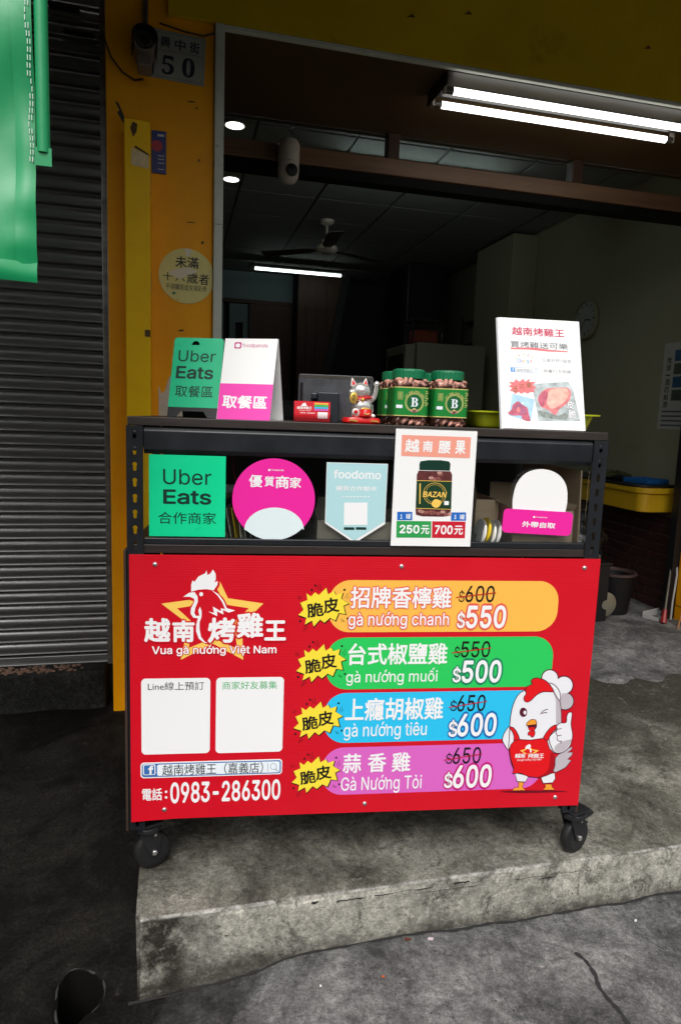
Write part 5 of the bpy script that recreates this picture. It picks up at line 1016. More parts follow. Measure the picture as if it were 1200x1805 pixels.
# black rubbish bags, bucket, broom, dustpan, cable
mat('bag_black', (0.012,0.012,0.013), 0.22, bump=0.9, bscale=38)
def bag(c, rx, ry, rz, seed, lab, grp=None):
    t = thing('rubbish_bag', lab, 'rubbish bag', (c[0],c[1],c[2]-rz*0.92), group=grp)
    mb = lumpy((0,0,rz*0.92), rx, ry, rz, seed, 0.16, 30, 20); mb.build('bag_body', 'bag_black', t, smooth=True)
    MB().lathe([(0.018,rz*1.80),(0.012,rz*1.92),(0.03,rz*2.02),(0.04,rz*2.12)], n=10).build('knotted_neck', 'bag_black', t, smooth=True)
    return t
crate = thing('plastic_crate', 'black plastic crate standing on the shop floor right of the cart', 'crate', (2.42,3.66,0.0))
MB().box(-.17,-.14,0,.17,-.128,.36).box(-.17,.128,0,.17,.14,.36).box(-.17,-.1275,0,-.158,.1275,.36).box(.158,-.1275,0,.17,.1275,.36).box(-.158,-.1275,.0,.158,.1275,.01).build('crate_wall', 'black_plastic', crate, bevel=0.003)
MB().box(-.18,-.15,.361,.18,.15,.375).build('crate_lid', 'black_plastic', crate, bevel=0.004)
bag((2.43,3.63,0.512), .15, .14, .15, 5, 'glossy black rubbish bag on the crate behind the cart')
bag((2.66,4.02,0.19), .17, .15, .20, 9, 'black rubbish bag on the floor under the yellow desk')
bu = thing('bucket', 'dark grey plastic bucket with pinkish rim under the yellow desk', 'bucket', (2.77,3.72,0.0))
mat('bucket_rim', S(84,66,62), 0.5, var=0.1); mat('bucket_grey', S(22,21,22), 0.5)
MB().lathe([(0.10,0.0),(0.128,0.255),(0.120,0.255),(0.094,0.008)], n=28).build('bucket_body', 'bucket_grey', bu, smooth=True)
MB().lathe([(0.129,0.256),(0.138,0.262),(0.138,0.275),(0.124,0.277),(0.121,0.256)], n=28, cap=False).build('bucket_rim', 'bucket_rim', bu, smooth=True)
mat('pot_lid', S(150,148,130), 0.35, 0.4)
tag(MB().lathe([(0.075,0.0),(0.078,0.004),(0.06,0.012),(0.02,0.016)], (2.585,3.535,0.11), 24, axis='Y').build('pot_lid', 'pot_lid', smooth=True), 'round pale pot lid leaning below the black rubbish bag', 'pot lid')
br = thing('broom', 'thin broom leaning under the desk with a red handle end', 'broom', (0,0,0))
mat('handle_red', S(150,20,26), 0.4)
MB().tube([(2.93,3.42,0.10),(3.10,3.60,0.50)], 0.008, 8).build('stick', 'lamp_metal', br, smooth=True)
MB().tube([(2.905,3.395,0.022),(2.93,3.42,0.10)], [0.018,0.012], 8).build('grip', 'handle_red', br, smooth=True)
dp = thing('dustpan', 'white plastic dustpan on the floor near the right jamb', 'dustpan', (2.985,3.53,0.0), (0,0,R(20)))
MB().box(-.09,-.05,0,.09,.06,.006).box(-.09,.054,.006,.09,.06,.05).box(-.09,-.05,.006,-.084,.054,.035).box(.084,-.05,.006,.09,.054,.035).build('pan', 'cable_white', dp, bevel=0.003)
tag(MB().tube([(3.115,3.585,0.66),(3.10,3.57,0.56),(3.085,3.56,0.45),(3.05,3.49,0.30),(3.035,3.485,0.12),(3.03,3.48,0.004)], 0.006, 7).build('cable', 'cable_white', smooth=True), 'white cable hanging down beside the right yellow jamb', 'cable')
mat('bamboo', S(176,120,66), 0.6)
for i, l in enumerate(('upper thin bamboo stick leaning on the right jamb', 'lower thin bamboo stick leaning on the right jamb')):
    tag(MB().tube([(2.93+.02*i,3.30-.02*i,0.004),(3.056,3.40-.03*i,0.18+.03*(1-i))], 0.004, 6).build('bamboo_stick', 'bamboo', smooth=True), l, 'stick')
# back of the shop: fridge, altar, cabinet, stairs, door
fg = thing('fridge', 'tall dull cream upright fridge behind the nut jars', 'fridge', (2.02,5.9,0.0))
mat('fridge_body', S(116,116,98), 0.45, var=0.05); mat('fridge_glass', (0.02,0.022,0.024), 0.12)
MB().box(0.10,0,0.02,0.78,0.62,1.90).build('cabinet', 'fridge_body', fg, bevel=0.012)
MB().box(0.0,0.03,0.06,0.099,0.60,1.88).build('door', 'fridge_body', fg, bevel=0.01)
MB().box(-0.004,0.08,0.3,-0.0005,0.54,1.80).build('door_glass', 'fridge_glass', fg)
MB().box(-0.03,0.075,0.9,-0.005,0.10,1.3).build('handle', 'rail_metal', fg, bevel=0.004)
al = thing('lantern_box', 'small glass box with orange and red offering on top of the fridge', 'box', (2.14,6.1,1.901))
mat('altar_red', S(150,50,24), 0.5, var=0.4, vscale=30)
MB().box(0.03,0.03,0.01,0.27,0.2,0.14).build('offering', 'altar_red', al, bevel=0.02)
for x in (0,.30):
    for y in (0,.24): MB().box(x,y,0,x+.01,y+.01,.22).build('corner_bar', 'black_plastic', al)
MB().box(-.005,-.005,.2205,.315,.255,.235).build('lid', 'black_plastic', al); MB().box(0.0101,0.003,0.011,0.2999,0.006,0.219).build('pane', 'pane_glass', al)
tag(MB().box(2.45,7.2,0,2.89,7.9,2.89).build('dark_column', 'black_plastic', bevel=0.01), 'black column rising to the ceiling behind the fridge', 'column')
wr = thing('wall_rack', 'dark wire rack hanging on the wall behind the pilaster', 'rack', (3.145,6.8,1.8))
for z in (0,.22,.45): MB().box(-.10,-.25,z,-.004,.25,z+.012).build('shelf', 'black_plastic', wr)
for y in (-.25,.24): MB().box(-.10,y,0,-.09,y+.012,.52).build('rod', 'black_plastic', wr)
MB().box(-.09,-.2,.012,-.02,.1,.18).build('stored_box', 'wall_dark', wr)
sc_ = thing('staircase', 'brown panelled staircase side at the back of the shop', 'stairs', (0,0,0))
MB().prism([(1.40,0),(1.40,2.86),(1.93,2.86),(1.60,1.0),(1.60,0)], 8.10,8.16).build('side_panel', 'brown_wood', sc_)
MB().prism([(1.93,2.86),(2.02,2.86),(1.69,1.0),(1.60,1.0)], 8.07,8.20).build('stringer', 'black_plastic', sc_)
for x in (1.50,1.62,1.74): MB().box(x,8.093,0.2 if x < 1.6 else (x-1.6)*5.6+1.05,x+.008,8.0995,2.84).build('batten', 'black_plastic', sc_)
dr = thing('back_door', 'brown wooden door in the pale back partition', 'door', (0.86,8.42,0.0))
MB().box(0,0,0,0.53,0.04,2.52).build('leaf', 'brown_wood', dr, bevel=0.004); MB().lathe([(0.02,0),(0.024,0.03),(0.01,0.045)], (0.06,0.0,1.05), 12, axis='Y').build('handle', 'rail_metal', dr)
pt = thing('partition', 'pale teal partition wall at the back left of the shop', 'partition', (0,0,0))
MB().box(0.0,8.44,2.57,1.39,8.55,2.89).build('upper_wall', 'wall_teal', pt); MB().box(0.0,8.43,2.525,1.392,8.56,2.565).build('lintel', 'brown_wood', pt)
MB().box(0.0,8.47,0,0.56,8.55,2.52).box(0.625,8.47,0,0.70,8.55,2.52).box(0.70,8.47,2.3,0.79,8.55,2.52).box(0.79,8.47,0,0.858,8.55,2.52).build('lower_wall', 'wall_teal', pt)
cb = thing('cabinet', 'dark low cabinet with drawers behind the tablet', 'cabinet', (1.30,6.9,0.0))
MB().box(0,0,0,0.62,0.5,1.62).build('carcass', 'wall_dark', cb, bevel=0.006)
for z in (0.3,0.75,1.2): MB().box(0.02,-0.012,z,0.60,-0.001,z+0.4).build('drawer', 'brown_wood', cb, bevel=0.004)
wm = thing('washing_machine', 'grey appliance standing left of the dark cabinet', 'appliance', (0.62,7.0,0.0))
MB().box(0,0,0,0.6,0.58,1.35).build('housing', 'wall_dark', wm, bevel=0.015); MB().box(0.03,-.012,1.18,.57,-.001,1.31).build('control_panel', 'black_plastic', wm, bevel=0.003)
MB().lathe([(0.2,0),(0.2,0.02),(0.15,0.03)], (0.3,0.0,0.75), 24, axis='Y').build('door', 'fridge_glass', wm, smooth=True)
mat('red_paper', S(120,22,26), 0.6); dm = MB().prism([(0,.09),(.09,0),(0,-.09),(-.09,0)], -.003, 0); o = dm.build('paper_charm', 'red_paper'); o.location = (0.93,6.985,1.45-.02); tag(o, 'red diamond paper charm stuck on the grey appliance', 'paper charm')
wm.children[0].location = (0,0,0)

# ------------------------------------------------------------------ green tarpaulin hanging at the left
tp = thing('tarpaulin', 'bright green tarpaulin drop with stitched hem hanging at upper left', 'tarpaulin', (0,1.25,0))
def sheet(x0, x1, z0, z1, nx, nz, fn, th=0.0015):
    mb = MB(); V = []
    for s in (0, 1):
        for i in range(nx+1):
            for k in range(nz+1):
                x = x0+(x1-x0)*i/nx; z = z0+(z1-z0)*k/nz; V.append((x, fn(x, z)+s*th, z))
    n = nz+1; F = [(i*n+k, (i+1)*n+k, (i+1)*n+k+1, i*n+k+1) for i in range(nx) for k in range(nz)]
    o = (nx+1)*n; F += [tuple(reversed([a+o for a in f])) for f in F]
    for k in range(nz): F += [(k, k+1, k+1+o, k+o), (nx*n+k, nx*n+k+o, nx*n+k+1+o, nx*n+k+1)]
    for i in range(nx): F += [(i*n, i*n+o, (i+1)*n+o, (i+1)*n), (i*n+nz, (i+1)*n+nz, (i+1)*n+nz+o, i*n+nz+o)]
    return mb.add(V, F)
wav = lambda x, z: 0.007*math.sin(9*z+6*x)+0.005*math.sin(21*z-14*x+1)+0.010*math.sin(7*x+2*z)+0.0045*math.sin(26*z+9*x+2*math.sin(6*z))*ss((-0.235-x)/0.03)+0.0016*math.sin(70*z+4*math.sin(9*z))*ss((x+0.285)/0.03)
sheet(-1.5,-0.2265,1.425,2.70,110,120,wav).build('cloth', 'green_tarp', tp, smooth=True)
sheet(-1.5,-0.2245,1.408,1.440,60,6,lambda x,z: wav(x,z)-0.004-0.003*math.sin((z-1.408)/0.032*3.14)).build('bottom_hem', 'green_tarp', tp, smooth=True)
sheet(-0.255,-0.224,1.436,2.70,6,120,lambda x,z: wav(x,z)-0.0035-0.002*math.sin((x+.255)/.031*3.14)).build('side_hem', 'green_tarp', tp, smooth=True)
MB().tube([(-0.211,0.008,1.615),(-0.209,0.008,2.2),(-0.207,0.008,2.70)], 0.0105, 12).build('edge_sleeve', 'green_tarp', tp, smooth=True)
sheet(-0.2235,-0.198,1.594,1.622,6,6,lambda x,z: 0.002+0.2*(x+.21)**2).build('sleeve_tab', 'green_tarp', tp, smooth=True)
stc = MB()
for k in range(70):
    z = 1.60+k*0.011
    for xo in (0.0, 0.004):
        if random.random() < .8: x = -0.2325+xo+0.0012*math.sin(k*.9); stc.box(x, wav(x,z)-0.0068, z, x+0.0011, wav(x,z)-0.0055, z+0.008)
stuff(stc.build('stitching', 'thread_white', tp))
MB().tube([(-1.55,0.0,2.695),(-0.18,0.0,2.695)], 0.012, 8).build('hanging_rail', 'rail_metal', tp)

# ------------------------------------------------------------------ the food cart
CYAW = -0.11625; CO = Vector((-0.1081,1.6599,0.0)); CM = Matrix.Translation(CO) @ Matrix.Rotation(CYAW,4,'Z')
def W(u, d, z): return CM @ Vector((u, d, z))
def on_cart(name, label, cat, u, d, z, yaw=0, tilt=0, group=None, ry=0): return thing(name, label, cat, W(u,d,z), (R(-tilt), R(ry), CYAW+R(yaw)), group)
mat('black_steel', S(24,27,31), 0.36, 0.0, var=0.2, vscale=14, bump=0.05, bscale=160, dirt=(S(54,56,58), 26, 0.68, 0.05), spec=0.5)
mat('dark_board', S(44,36,32), 0.45, var=0.25, vscale=10, stretch=(0.35,5,5), bump=0.06, bscale=60)
mat('wood_side', S(60,46,38), 0.5, var=0.2, vscale=12, stretch=(5,5,0.4))
mat('screw', (0.72,0.71,0.69), 0.22, 0.9)
mat('zinc', (0.42,0.42,0.41), 0.4, 0.8, var=0.2, vscale=120)
mat('tyre', (0.010,0.010,0.010), 0.55, bump=0.05); mat('caster_black', (0.014,0.014,0.016), 0.35)
m = mat('panel_red', S(206,12,34), 0.38, spec=0.4, var=0.03, vscale=6); nt = m.node_tree       # corrugated plastic: faint flutes
wv = nt.nodes.new('ShaderNodeTexWave'); wv.wave_type = 'BANDS'; wv.bands_direction = 'Z'; wv.inputs['Scale'].default_value = 52; tcx = nt.nodes.new('ShaderNodeTexCoord'); nt.links.new(tcx.outputs['Object'], wv.inputs[0])
bpn = nt.nodes.new('ShaderNodeBump'); bpn.inputs['Strength'].default_value = 0.10; bpn.inputs['Distance'].default_value = 0.002; nt.links.new(wv.outputs[0], bpn.inputs['Height']); nt.links.new(bpn.outputs[0], nt.nodes['Principled BSDF'].inputs['Normal'])
cart = thing('food_cart', 'black steel frame food cart on casters with a red menu board front', 'food cart', CO, (0,0,CYAW))
# perforated angle posts
def keyhole(cx, cz, n=24):
    P = []
    for k in range(n):
        a = 2*math.pi*(k+0.5)/n; d = (math.cos(a), math.sin(a)); r = 0.0
        for i in range(1, 60):
            t = i*0.00025; x, z = d[0]*t, d[1]*t
            if (x*x+(z-0.004)**2) < 0.0056**2 or (abs(x) < 0.0042 and -0.008 < z < 0.004) or (x*x+(z+0.008)**2) < 0.0042**2: r = t
        P.append((cx+d[0]*r, cz+d[1]*r, a))
    return P
def flange(mb, w, z0, z1, th, put):
    nC = 27; h = (z1-z0)/nC
    for c in range(nC):
        cz = z0+(c+0.5)*h; K = keyhole(w/2, cz); n = len(K); O = []
        for x, z, a in K:
            s = min(w/2/max(1e-9, abs(math.cos(a))), h/2/max(1e-9, abs(math.sin(a)))); O.append((w/2+math.cos(a)*s, cz+math.sin(a)*s))
        V = []
        for t in (0.0, th): V += [put(x, t, z) for x, z, _ in K] + [put(x, t, z) for x, z in O]
        F = []
        for k in range(n):
            j = (k+1) % n; F += [(k, j, n+j, n+k), (2*n+k, 3*n+k, 3*n+j, 2*n+j), (k, 2*n+k, 2*n+j, j)]
        cs = []   # corner fill
        mb.add(V, F)
        for sx, sz in ((1,1),(-1,1),(-1,-1),(1,-1)):
            ca = math.atan2(sz*h/2, sx*w/2) % (2*math.pi)
            k = max(range(n), key=lambda i: K[i][2] if K[i][2] <= ca else -1); j = (k+1) % n
            for t in (0.0, th): mb.add([put(O[k][0], t, O[k][1]), put(w/2+sx*w/2, t, cz+sz*h/2), put(O[j][0], t, O[j][1])], [(0,1,2)])
    for x in (0.0, w): mb.add([put(x,0,z0), put(x,th,z0), put(x,th,z1), put(x,0,z1)], [(0,1,2,3)])
for px, py, sx, sy in ((-0.006,0.0,1,1),(1.196,0.0,-1,1),(-0.006,0.45,1,-1),(1.196,0.45,-1,-1)):
    mb = MB(); flange(mb, 0.039, 0.137, 1.1675, 0.0022, lambda a,t,z: (px+sx*a, py+sy*t, z)); flange(mb, 0.039, 0.137, 1.1675, 0.0022, lambda a,t,z: (px+sx*t, py+sy*(a+0.0023), z))
    po = mb.build('post', 'black_steel', cart)
    if sy == 1:
        for k in (26, 25):
            z = 0.137+(k+0.5)*0.03817; MB().lathe([(0.0058,0),(0.0050,0.0022),(0.002,0.003)], (px+sx*0.0195,py+0.003,z+0.003), 12, axis='Y').build('bolt', 'black_steel', po, smooth=True)
MB().box(-0.003,0.001,1.168,1.193,0.452,1.1885).build('top_board', 'dark_board', cart, bevel=0.0015)
def beam(x0, x1, y, s, z0, z1):
    P = [(0.0,z0+0.010),(0.0,z1-0.010),(0.004,z1-0.005),(0.007,z1),(0.03,z1),(0.03,z0),(0.007,z0),(0.004,z0+0.005)]; mb = MB(); n = len(P)
    mb.add([(x, y+s*a, b) for x in (x0, x1) for a, b in P], [(k,(k+1)%n,(k+1)%n+n,k+n) for k in range(n)]+[tuple(range(n)),tuple(range(n,2*n))]); return mb
beam(0.0335,1.1565,0.0025,1,1.102,1.1665).build('front_beam', 'black_steel', cart, bevel=0.0015)
beam(0.0335,1.1565,0.4475,-1,1.102,1.1665).build('rear_beam', 'black_steel', cart, bevel=0.0015)
for x in (-0.0035, 1.1755):
    for z0, z1 in ((1.11,1.166),(0.212,0.25)): MB().box(x,0.042,z0,x+0.018,0.408,z1).build('side_beam', 'black_steel', cart, bevel=0.003)
MB().box(0.0335,0.003,0.8825,1.1565,0.022,0.8985).build('glass_rail', 'black_steel', cart, bevel=0.002)
MB().box(-0.002,0.0045,0.8605,1.192,0.445,0.882).build('middle_board', 'dark_board', cart, bevel=0.0015)
MB().box(0.0335,0.0105,0.8987,1.1565,0.0135,1.1015).build('glass_panel', 'pane_glass', cart)
MB().box(0.034,0.425,0.8825,1.156,0.435,1.1015).build('back_board', 'dark_board', cart)
MB().box(-0.0150,0.003,0.132,-0.0085,0.445,0.868).build('side_board', 'wood_side', cart, bevel=0.001)
MB().box(1.1985,0.003,0.132,1.2050,0.445,0.868).build('side_board', 'wood_side', cart, bevel=0.001)
MB().box(0.035,0.43,0.19,1.155,0.44,0.86).build('lower_back_board', 'dark_board', cart)
MB().box(-0.002,0.0045,0.19,1.192,0.425,0.21).build('bottom_board', 'dark_board', cart)
sp = MB().prism([(0,0.1622),(0.05,0.1655),(0.11,0.1682),(0.30,0.1678),(1.2,0.1622),(1.2,0.8585),(0,0.8585)], -0.0062, -0.0012).build('menu_board', 'panel_red', cart)
art('panel', sp, -0.0064, 0.0, 0.1622)
for x, z in ((60.6,673),(668,673),(1157,673),(82,32),(600,28.5),(1131,26.5)):
    MB().lathe([(0.0062,0.0),(0.0060,0.0012),(0.0042,0.0032),(0.0015,0.0042)], (x*.001,-0.0063,0.1622+z*.001), 16, axis='Y').build('screw', 'screw', sp, smooth=True)
# casters
def caster(u, d, ang, brake):
    c = MB()
    c.box(-0.045,-0.03,0.128,0.025,0.035,0.1365).lathe([(0.036,0.112),(0.038,0.118),(0.036,0.127)], (-0.012,0,0), 22)
    for s in (-1, 1): c.prism([(-0.042,0.112),(0.010,0.112),(0.022,0.085),(0.012,0.042),(0.0,0.036),(-0.012,0.042)], s*0.019-0.002, s*0.019+0.002)
    o = c.build('caster', 'caster_black', cart, bevel=0.0015); o.location = (u, d, 0); o.scale = (0.94,0.94,1.0); o.rotation_euler = (0,0,R(ang))
    w = MB().lathe([(0.030,-0.014),(0.041,-0.0145),(0.0475,-0.012),(0.050,-0.006),(0.050,0.006),(0.0475,0.012),(0.041,0.0145),(0.030,0.014)], (0,0,0.050), 36, axis='Y').build('tyre', 'tyre', o, smooth=True)
    MB().lathe([(0.036,-0.0155),(0.034,-0.0150),(0.012,-0.011),(0.010,-0.017),(0.010,0.017),(0.012,0.011),(0.034,0.0150),(0.036,0.0155)], (0,0,0.050), 28, axis='Y').build('wheel_disc', 'caster_black', o, smooth=True)
    MB().lathe([(0.0075,0.0),(0.0075,0.003),(0.005,0.0055),(0.002,0.006)], (0,-0.0212,0.050), 14, axis='Y').build('axle_bolt', 'screw', o, smooth=True)
    MB().lathe([(0.0042,0.0),(0.004,0.002),(0.001,0.003)], (0.002,-0.0212,0.100), 10, axis='Y').build('fork_bolt', 'screw', o, smooth=True)
    if brake:
        MB().prism([(0.018,0.112),(0.050,0.122),(0.062,0.110),(0.058,0.104),(0.022,0.098)], -0.018,0.018).build('brake_lever', 'caster_black', o, bevel=0.003)
        MB().prism([(0.022,0.096),(0.052,0.078),(0.050,0.072),(0.020,0.088)], -0.008,0.008).build('brake_lever', 'caster_black', o, bevel=0.002)
caster(0.043,0.048,28,False); caster(1.216,0.030,24,True); caster(0.03,0.41,-40,False); caster(1.17,0.41,60,False)

# ------------------------------------------------------------------ signs on the cart glass
mat('sheet_green', S(12,214,148), 0.35, var=0.03, vscale=10, spec=0.4, dirt=(S(12,180,128), 14, 0.66, 0.1)); mat('sheet_green_dark', S(10,176,124), 0.4, var=0.04, vscale=10); mat('sheet_white', S(240,240,238), 0.5); mat('sheet_pink', S(236,40,158), 0.35, spec=0.4)
t = on_cart('shop_sticker', 'square green delivery sticker with dark lettering, leftmost on the cart glass', 'sticker', 0.045,0.0095,0.902)
MB().box(0,-0.0012,0,0.181,0,0.198).build('sheet', 'sheet_green', t); art('green_square', t, -0.0013)
t = on_cart('shop_sticker', 'round hot pink sticker with white lettering on the cart glass', 'sticker', 0.2425,0.0095,0.8965)
MB().prism([(0.101+0.101*math.cos(R(a)),0.101+0.101*math.sin(R(a))) for a in range(0,360,5)], -0.0012, 0).build('sheet', 'sheet_pink', t); art('disc', t, -0.0013)
t = on_cart('shop_sticker', 'pale aqua pennant shaped sticker with pointed lower end on the cart glass', 'sticker', 0.471,0.0095,0.8905)
MB().prism([(0,.202),(.153,.202),(.1525,.050),(.0765,0),(.0005,.050)], -0.0012, 0).build('sheet', 'sheet_white', t); art('pennant', t, -0.0013)
mat('tape', S(214,210,190), 0.2)
t = on_cart('price_poster', 'white paper price poster with nut jar picture taped over the front beam', 'poster', 0.638,-0.0015,0.8875)
pp = MB().box(0,-0.0012,0,0.207,0,0.292).box(0.001,-0.0012,0.2922,0.206,0.006,0.2934).build('sheet', 'sheet_white', t); art('nut_poster', t, -0.0013)
t = on_cart('pickup_sign', 'pink plaque with white rounded top hung at right on the cart glass', 'sign', 0.9245,-0.0010,0.9265, ry=2.3)
MB().prism([(0.026,0.045)]+smooth_poly([(0.024,0.062),(0.022,0.090),(0.030,0.130),(0.055,0.158),(0.095,0.168),(0.134,0.158),(0.160,0.130),(0.168,0.090),(0.166,0.062)], False, 6)+[(0.164,0.045)], -0.0015, 0.002).build('top_plaque', 'sheet_white', t)
MB().prism(rrect(0,0,0.187,0.062,0.012), -0.0050, -0.0025).build('band', 'sheet_pink', t); art('pickup', t, -0.0052)

# ------------------------------------------------------------------ signs standing on the cart top
TZ = 1.1887
t = on_cart('table_sign', 'green folding table sign with black base and handle hole', 'table sign', 0.076,0.10,TZ, -13.6)
A = R(15.3)
front = MB().prism([(0.0,0.026),(0.0,0.198),(0.003,0.205),(0.010,0.207),(0.046,0.207),(0.046,0.188),(0.0665,0.188),(0.066,0.193),(0.063,0.197),(0.058,0.199),(0.052,0.198),(0.048,0.195),(0.0465,0.190),(0.0462,0.207),(0.119,0.207),(0.126,0.205),(0.129,0.198),(0.129,0.026)], -0.002, 0).build('front_panel', 'sheet_green_dark', t)
front.rotation_euler = (-A,0,0); art('green_tent', front, -0.0022)
MB().prism([(0,0),(0.022,0),(0.034,0.016),(0.092,0.016),(0.104,0),(0.129,0),(0.129,0.0255),(0,0.0255)], -0.0021, 0).build('base_band', 'black_plastic', front)
bk = MB().prism([(0,0),(0.129,0),(0.129,0.207),(0,0.207)], 0, 0.002).build('rear_panel', 'black_plastic', t); bk.rotation_euler = (A,0,0); bk.location = (0,0.1115,0)
t = on_cart('table_sign', 'white and pink folded cardboard table sign beside the green one', 'table sign', 0.200,0.06,TZ, -20.5)
A = R(14.2)
front = MB().box(0,-0.0015,0,0.138,0,0.205).build('front_panel', 'sheet_white', t); front.rotation_euler = (-A,0,0); art('pink_tent', front, -0.0016)
bk = MB().box(0,0,0,0.138,0.0015,0.205).build('rear_panel', 'sheet_white', t); bk.rotation_euler = (A,0,0); bk.location = (0,0.103,0)
MB().box(0.0,0.0016,0,0.138,0.0022,0.09).build('rear_pink', 'sheet_pink', bk)
MB().box(0.001,0.004,0.0005,0.137,0.098,0.0015).build('base_fold', 'sheet_white', t)
t = on_cart('menu_poster', 'tall white menu poster with food photos in a clear stand', 'poster', 0.931,0.05,TZ, -0.3)
A = R(17.4); mat('edge_grey', S(168,170,174), 0.4)
front = MB().box(0,-0.001,0.002,0.224,0,0.307).build('sheet', 'sheet_white', t); front.rotation_euler = (-A,0,0); art('menu_poster', front, -0.0011)
for k in (1,2): 
    q = MB().box(-0.0035*k,0.002*k,0.001,0.222-0.002*k,0.002*k+0.0006,0.3075).build('backing_sheet', 'edge_grey' if k == 2 else 'sheet_white', t); q.rotation_euler = (-A,0,0)
q = MB().box(0.004,0.005,0.0,0.218,0.0065,0.30).build('clear_back', 'card_plastic', t); q.rotation_euler = (-A,0,0)
MB().add([(0.07,0.085,0.27),(0.15,0.085,0.27),(0.15,0.16,0.0),(0.07,0.16,0.0),(0.07,0.087,0.27),(0.15,0.087,0.27),(0.15,0.162,0.0),(0.07,0.162,0.0)],[(0,1,2,3),(4,5,6,7),(0,1,5,4),(2,3,7,6),(0,3,7,4),(1,2,6,5)]).build('prop_leg', 'edge_grey', t)
# tablet seen from behind
t = on_cart('tablet', 'grey backed tablet on a dark stand facing away behind the lucky cat', 'tablet', 0.407,0.185,TZ, -2)
mat('tablet_grey', S(92,94,98), 0.42, 0.3, var=0.14, vscale=60, bump=0.15, bscale=300)
b = MB().prism(rrect(0,0.006,0.200,0.127,0.006), -0.006, 0.006).build('shell', 'tablet_grey', t, bevel=0.0015); b.rotation_euler = (R(9),0,0); b.location = (0,0.02,0)
MB().prism(rrect(0.0015,0.119,0.1985,0.126,0.003), -0.0068,-0.0061).build('bezel_edge', 'lamp_metal', b)
MB().lathe([(0.0055,0),(0.0055,0.001)], (0.187,-0.0062,0.112), 16, axis='Y').build('camera_hole', 'black_plastic', b)
dots = MB()
for i in range(9):
    for j in range(4): dots.lathe([(0.0010,0),(0.0008,0.0004)], (0.034+i*0.0042+0.002*(j%2),-0.0061,0.100+j*0.0045), 6, axis='Y')
stuff(dots.build('speaker_grille', 'black_plastic', b)); MB().box(0.004,-0.0066,0.03,0.012,-0.0062,0.105).build('port_strip', 'black_plastic', b)
mat('stand_dark', S(32,36,42), 0.4)
MB().prism(rrect(0.051,0,0.108,0.078,0.004), -0.028, 0.018).build('stand_block', 'stand_dark', t, bevel=0.002); MB().box(0.034,-0.020,0.060,0.050,0.018,0.076).build('stand_hinge', 'stand_dark', t, bevel=0.003)
MB().box(0.054,-0.0288,0.010,0.105,-0.0283,0.0105).box(0.054,-0.0288,0.010,0.0545,-0.0283,0.07).build('stand_seam', 'black_plastic', t)
# card holder and cards
t = on_cart('card_holder', 'clear pinkish plastic card holder in front of the tablet', 'card holder', 0.386,0.055,TZ, -1)
MB().box(0,0,0,0.098,0.0012,0.020).build('front_lip', 'card_plastic', t); MB().box(0,0.001,0,0.098,0.03,0.0012).build('tray_floor', 'card_plastic', t); MB().box(0,0.03,0,0.098,0.0312,0.03).build('back_plate', 'card_plastic', t)
for x in (0,0.0968): MB().box(x,0.0013,0.0013,x+0.0012,0.0299,0.018).build('end_plate', 'card_plastic', t)
t = on_cart('business_cards', 'stack of red business cards with menu print in the clear holder', 'cards', 0.3905,0.060,TZ+0.0016, -1)
for k in range(4):
    q = MB().box(0,0.005*k,0,0.090,0.005*k+0.0006,0.0505).build('card', 'panel_red' if k == 0 else 'p_red', t); q.rotation_euler = (R(-6),0,0)
    if k == 0: c0 = q
letters('lettering','越南烤雞王','p_white',c0,0.007,0.030,0.044,0.037,-0.0003,0.04); letters('lettering','Vua gà nướng','p_white',c0,0.012,0.0255,0.040,0.0285,-0.0003,0.01); letters('lettering','0983-286300','p_white',c0,0.015,0.0195,0.052,0.0225,-0.0003,0.03)
MB().prism([(0.016,0.0375),(0.021,0.044),(0.027,0.0465),(0.032,0.038)], -0.0006,-0.0003).build('rooster_print', 'p_white', c0)
for k, mt in enumerate(('bar_orange','bar_green','bar_blue','bar_pink')): MB().box(0.050,-0.0007,0.043-k*0.0052,0.085,-0.0003,0.047-k*0.0052).box(0.058,-0.0010,0.0442-k*0.0052,0.080,-0.0008,0.0458-k*0.0052,None).build('menu_bar', mt, c0)
MB().box(0.059,-0.0006,0.008,0.084,-0.0003,0.024).build('white_patch', 'p_white', c0)

# lucky cat
t = on_cart('lucky_cat', 'silver beckoning lucky cat figurine on a red cushion', 'figurine', 0.5655,0.10,TZ, 4)
mat('cat_silver', (0.86,0.84,0.80), 0.22, 0.7); mat('cat_red', S(206,24,26), 0.28); mat('cat_gold', S(226,186,86), 0.3, 0.5); mat('cat_white', S(236,232,226), 0.3)
cu = MB(); n = 26
for i, (k, z) in enumerate(((0.90,0.0),(1.0,0.004),(1.0,0.010),(0.92,0.0155))):
    for a in range(n):
        q = 2*math.pi*a/n; c, s = math.cos(q), math.sin(q); e = 0.55
        cu.v.append((0.049*k*abs(c)**e*(1 if c > 0 else -1), 0.032*k*abs(s)**e*(1 if s > 0 else -1), z))
for i in range(3):
    for a in range(n): cu.f.append((i*n+a, i*n+(a+1)%n, (i+1)*n+(a+1)%n, (i+1)*n+a)); cu.m.append(0)
cu.f += [tuple(reversed(range(n))), tuple(range(3*n,4*n))]; cu.m += [0,0]; cu.build('cushion', 'cat_red', t, smooth=True)
for x in (-0.026,0.028): MB().prism([(x-.012,.007),(x+.012,.005),(x+.008,.009),(x-.006,.0105)], -0.0325,-0.0312).build('gold_trim', 'cat_gold', t)
bo = MB().ball((0,0,0.043),0.0275,0.024,0.031,20,14).ball((-0.016,-0.012,0.023),0.013,0.014,0.010).ball((0.016,-0.012,0.023),0.013,0.014,0.010).build('body', 'cat_silver', t, smooth=True)
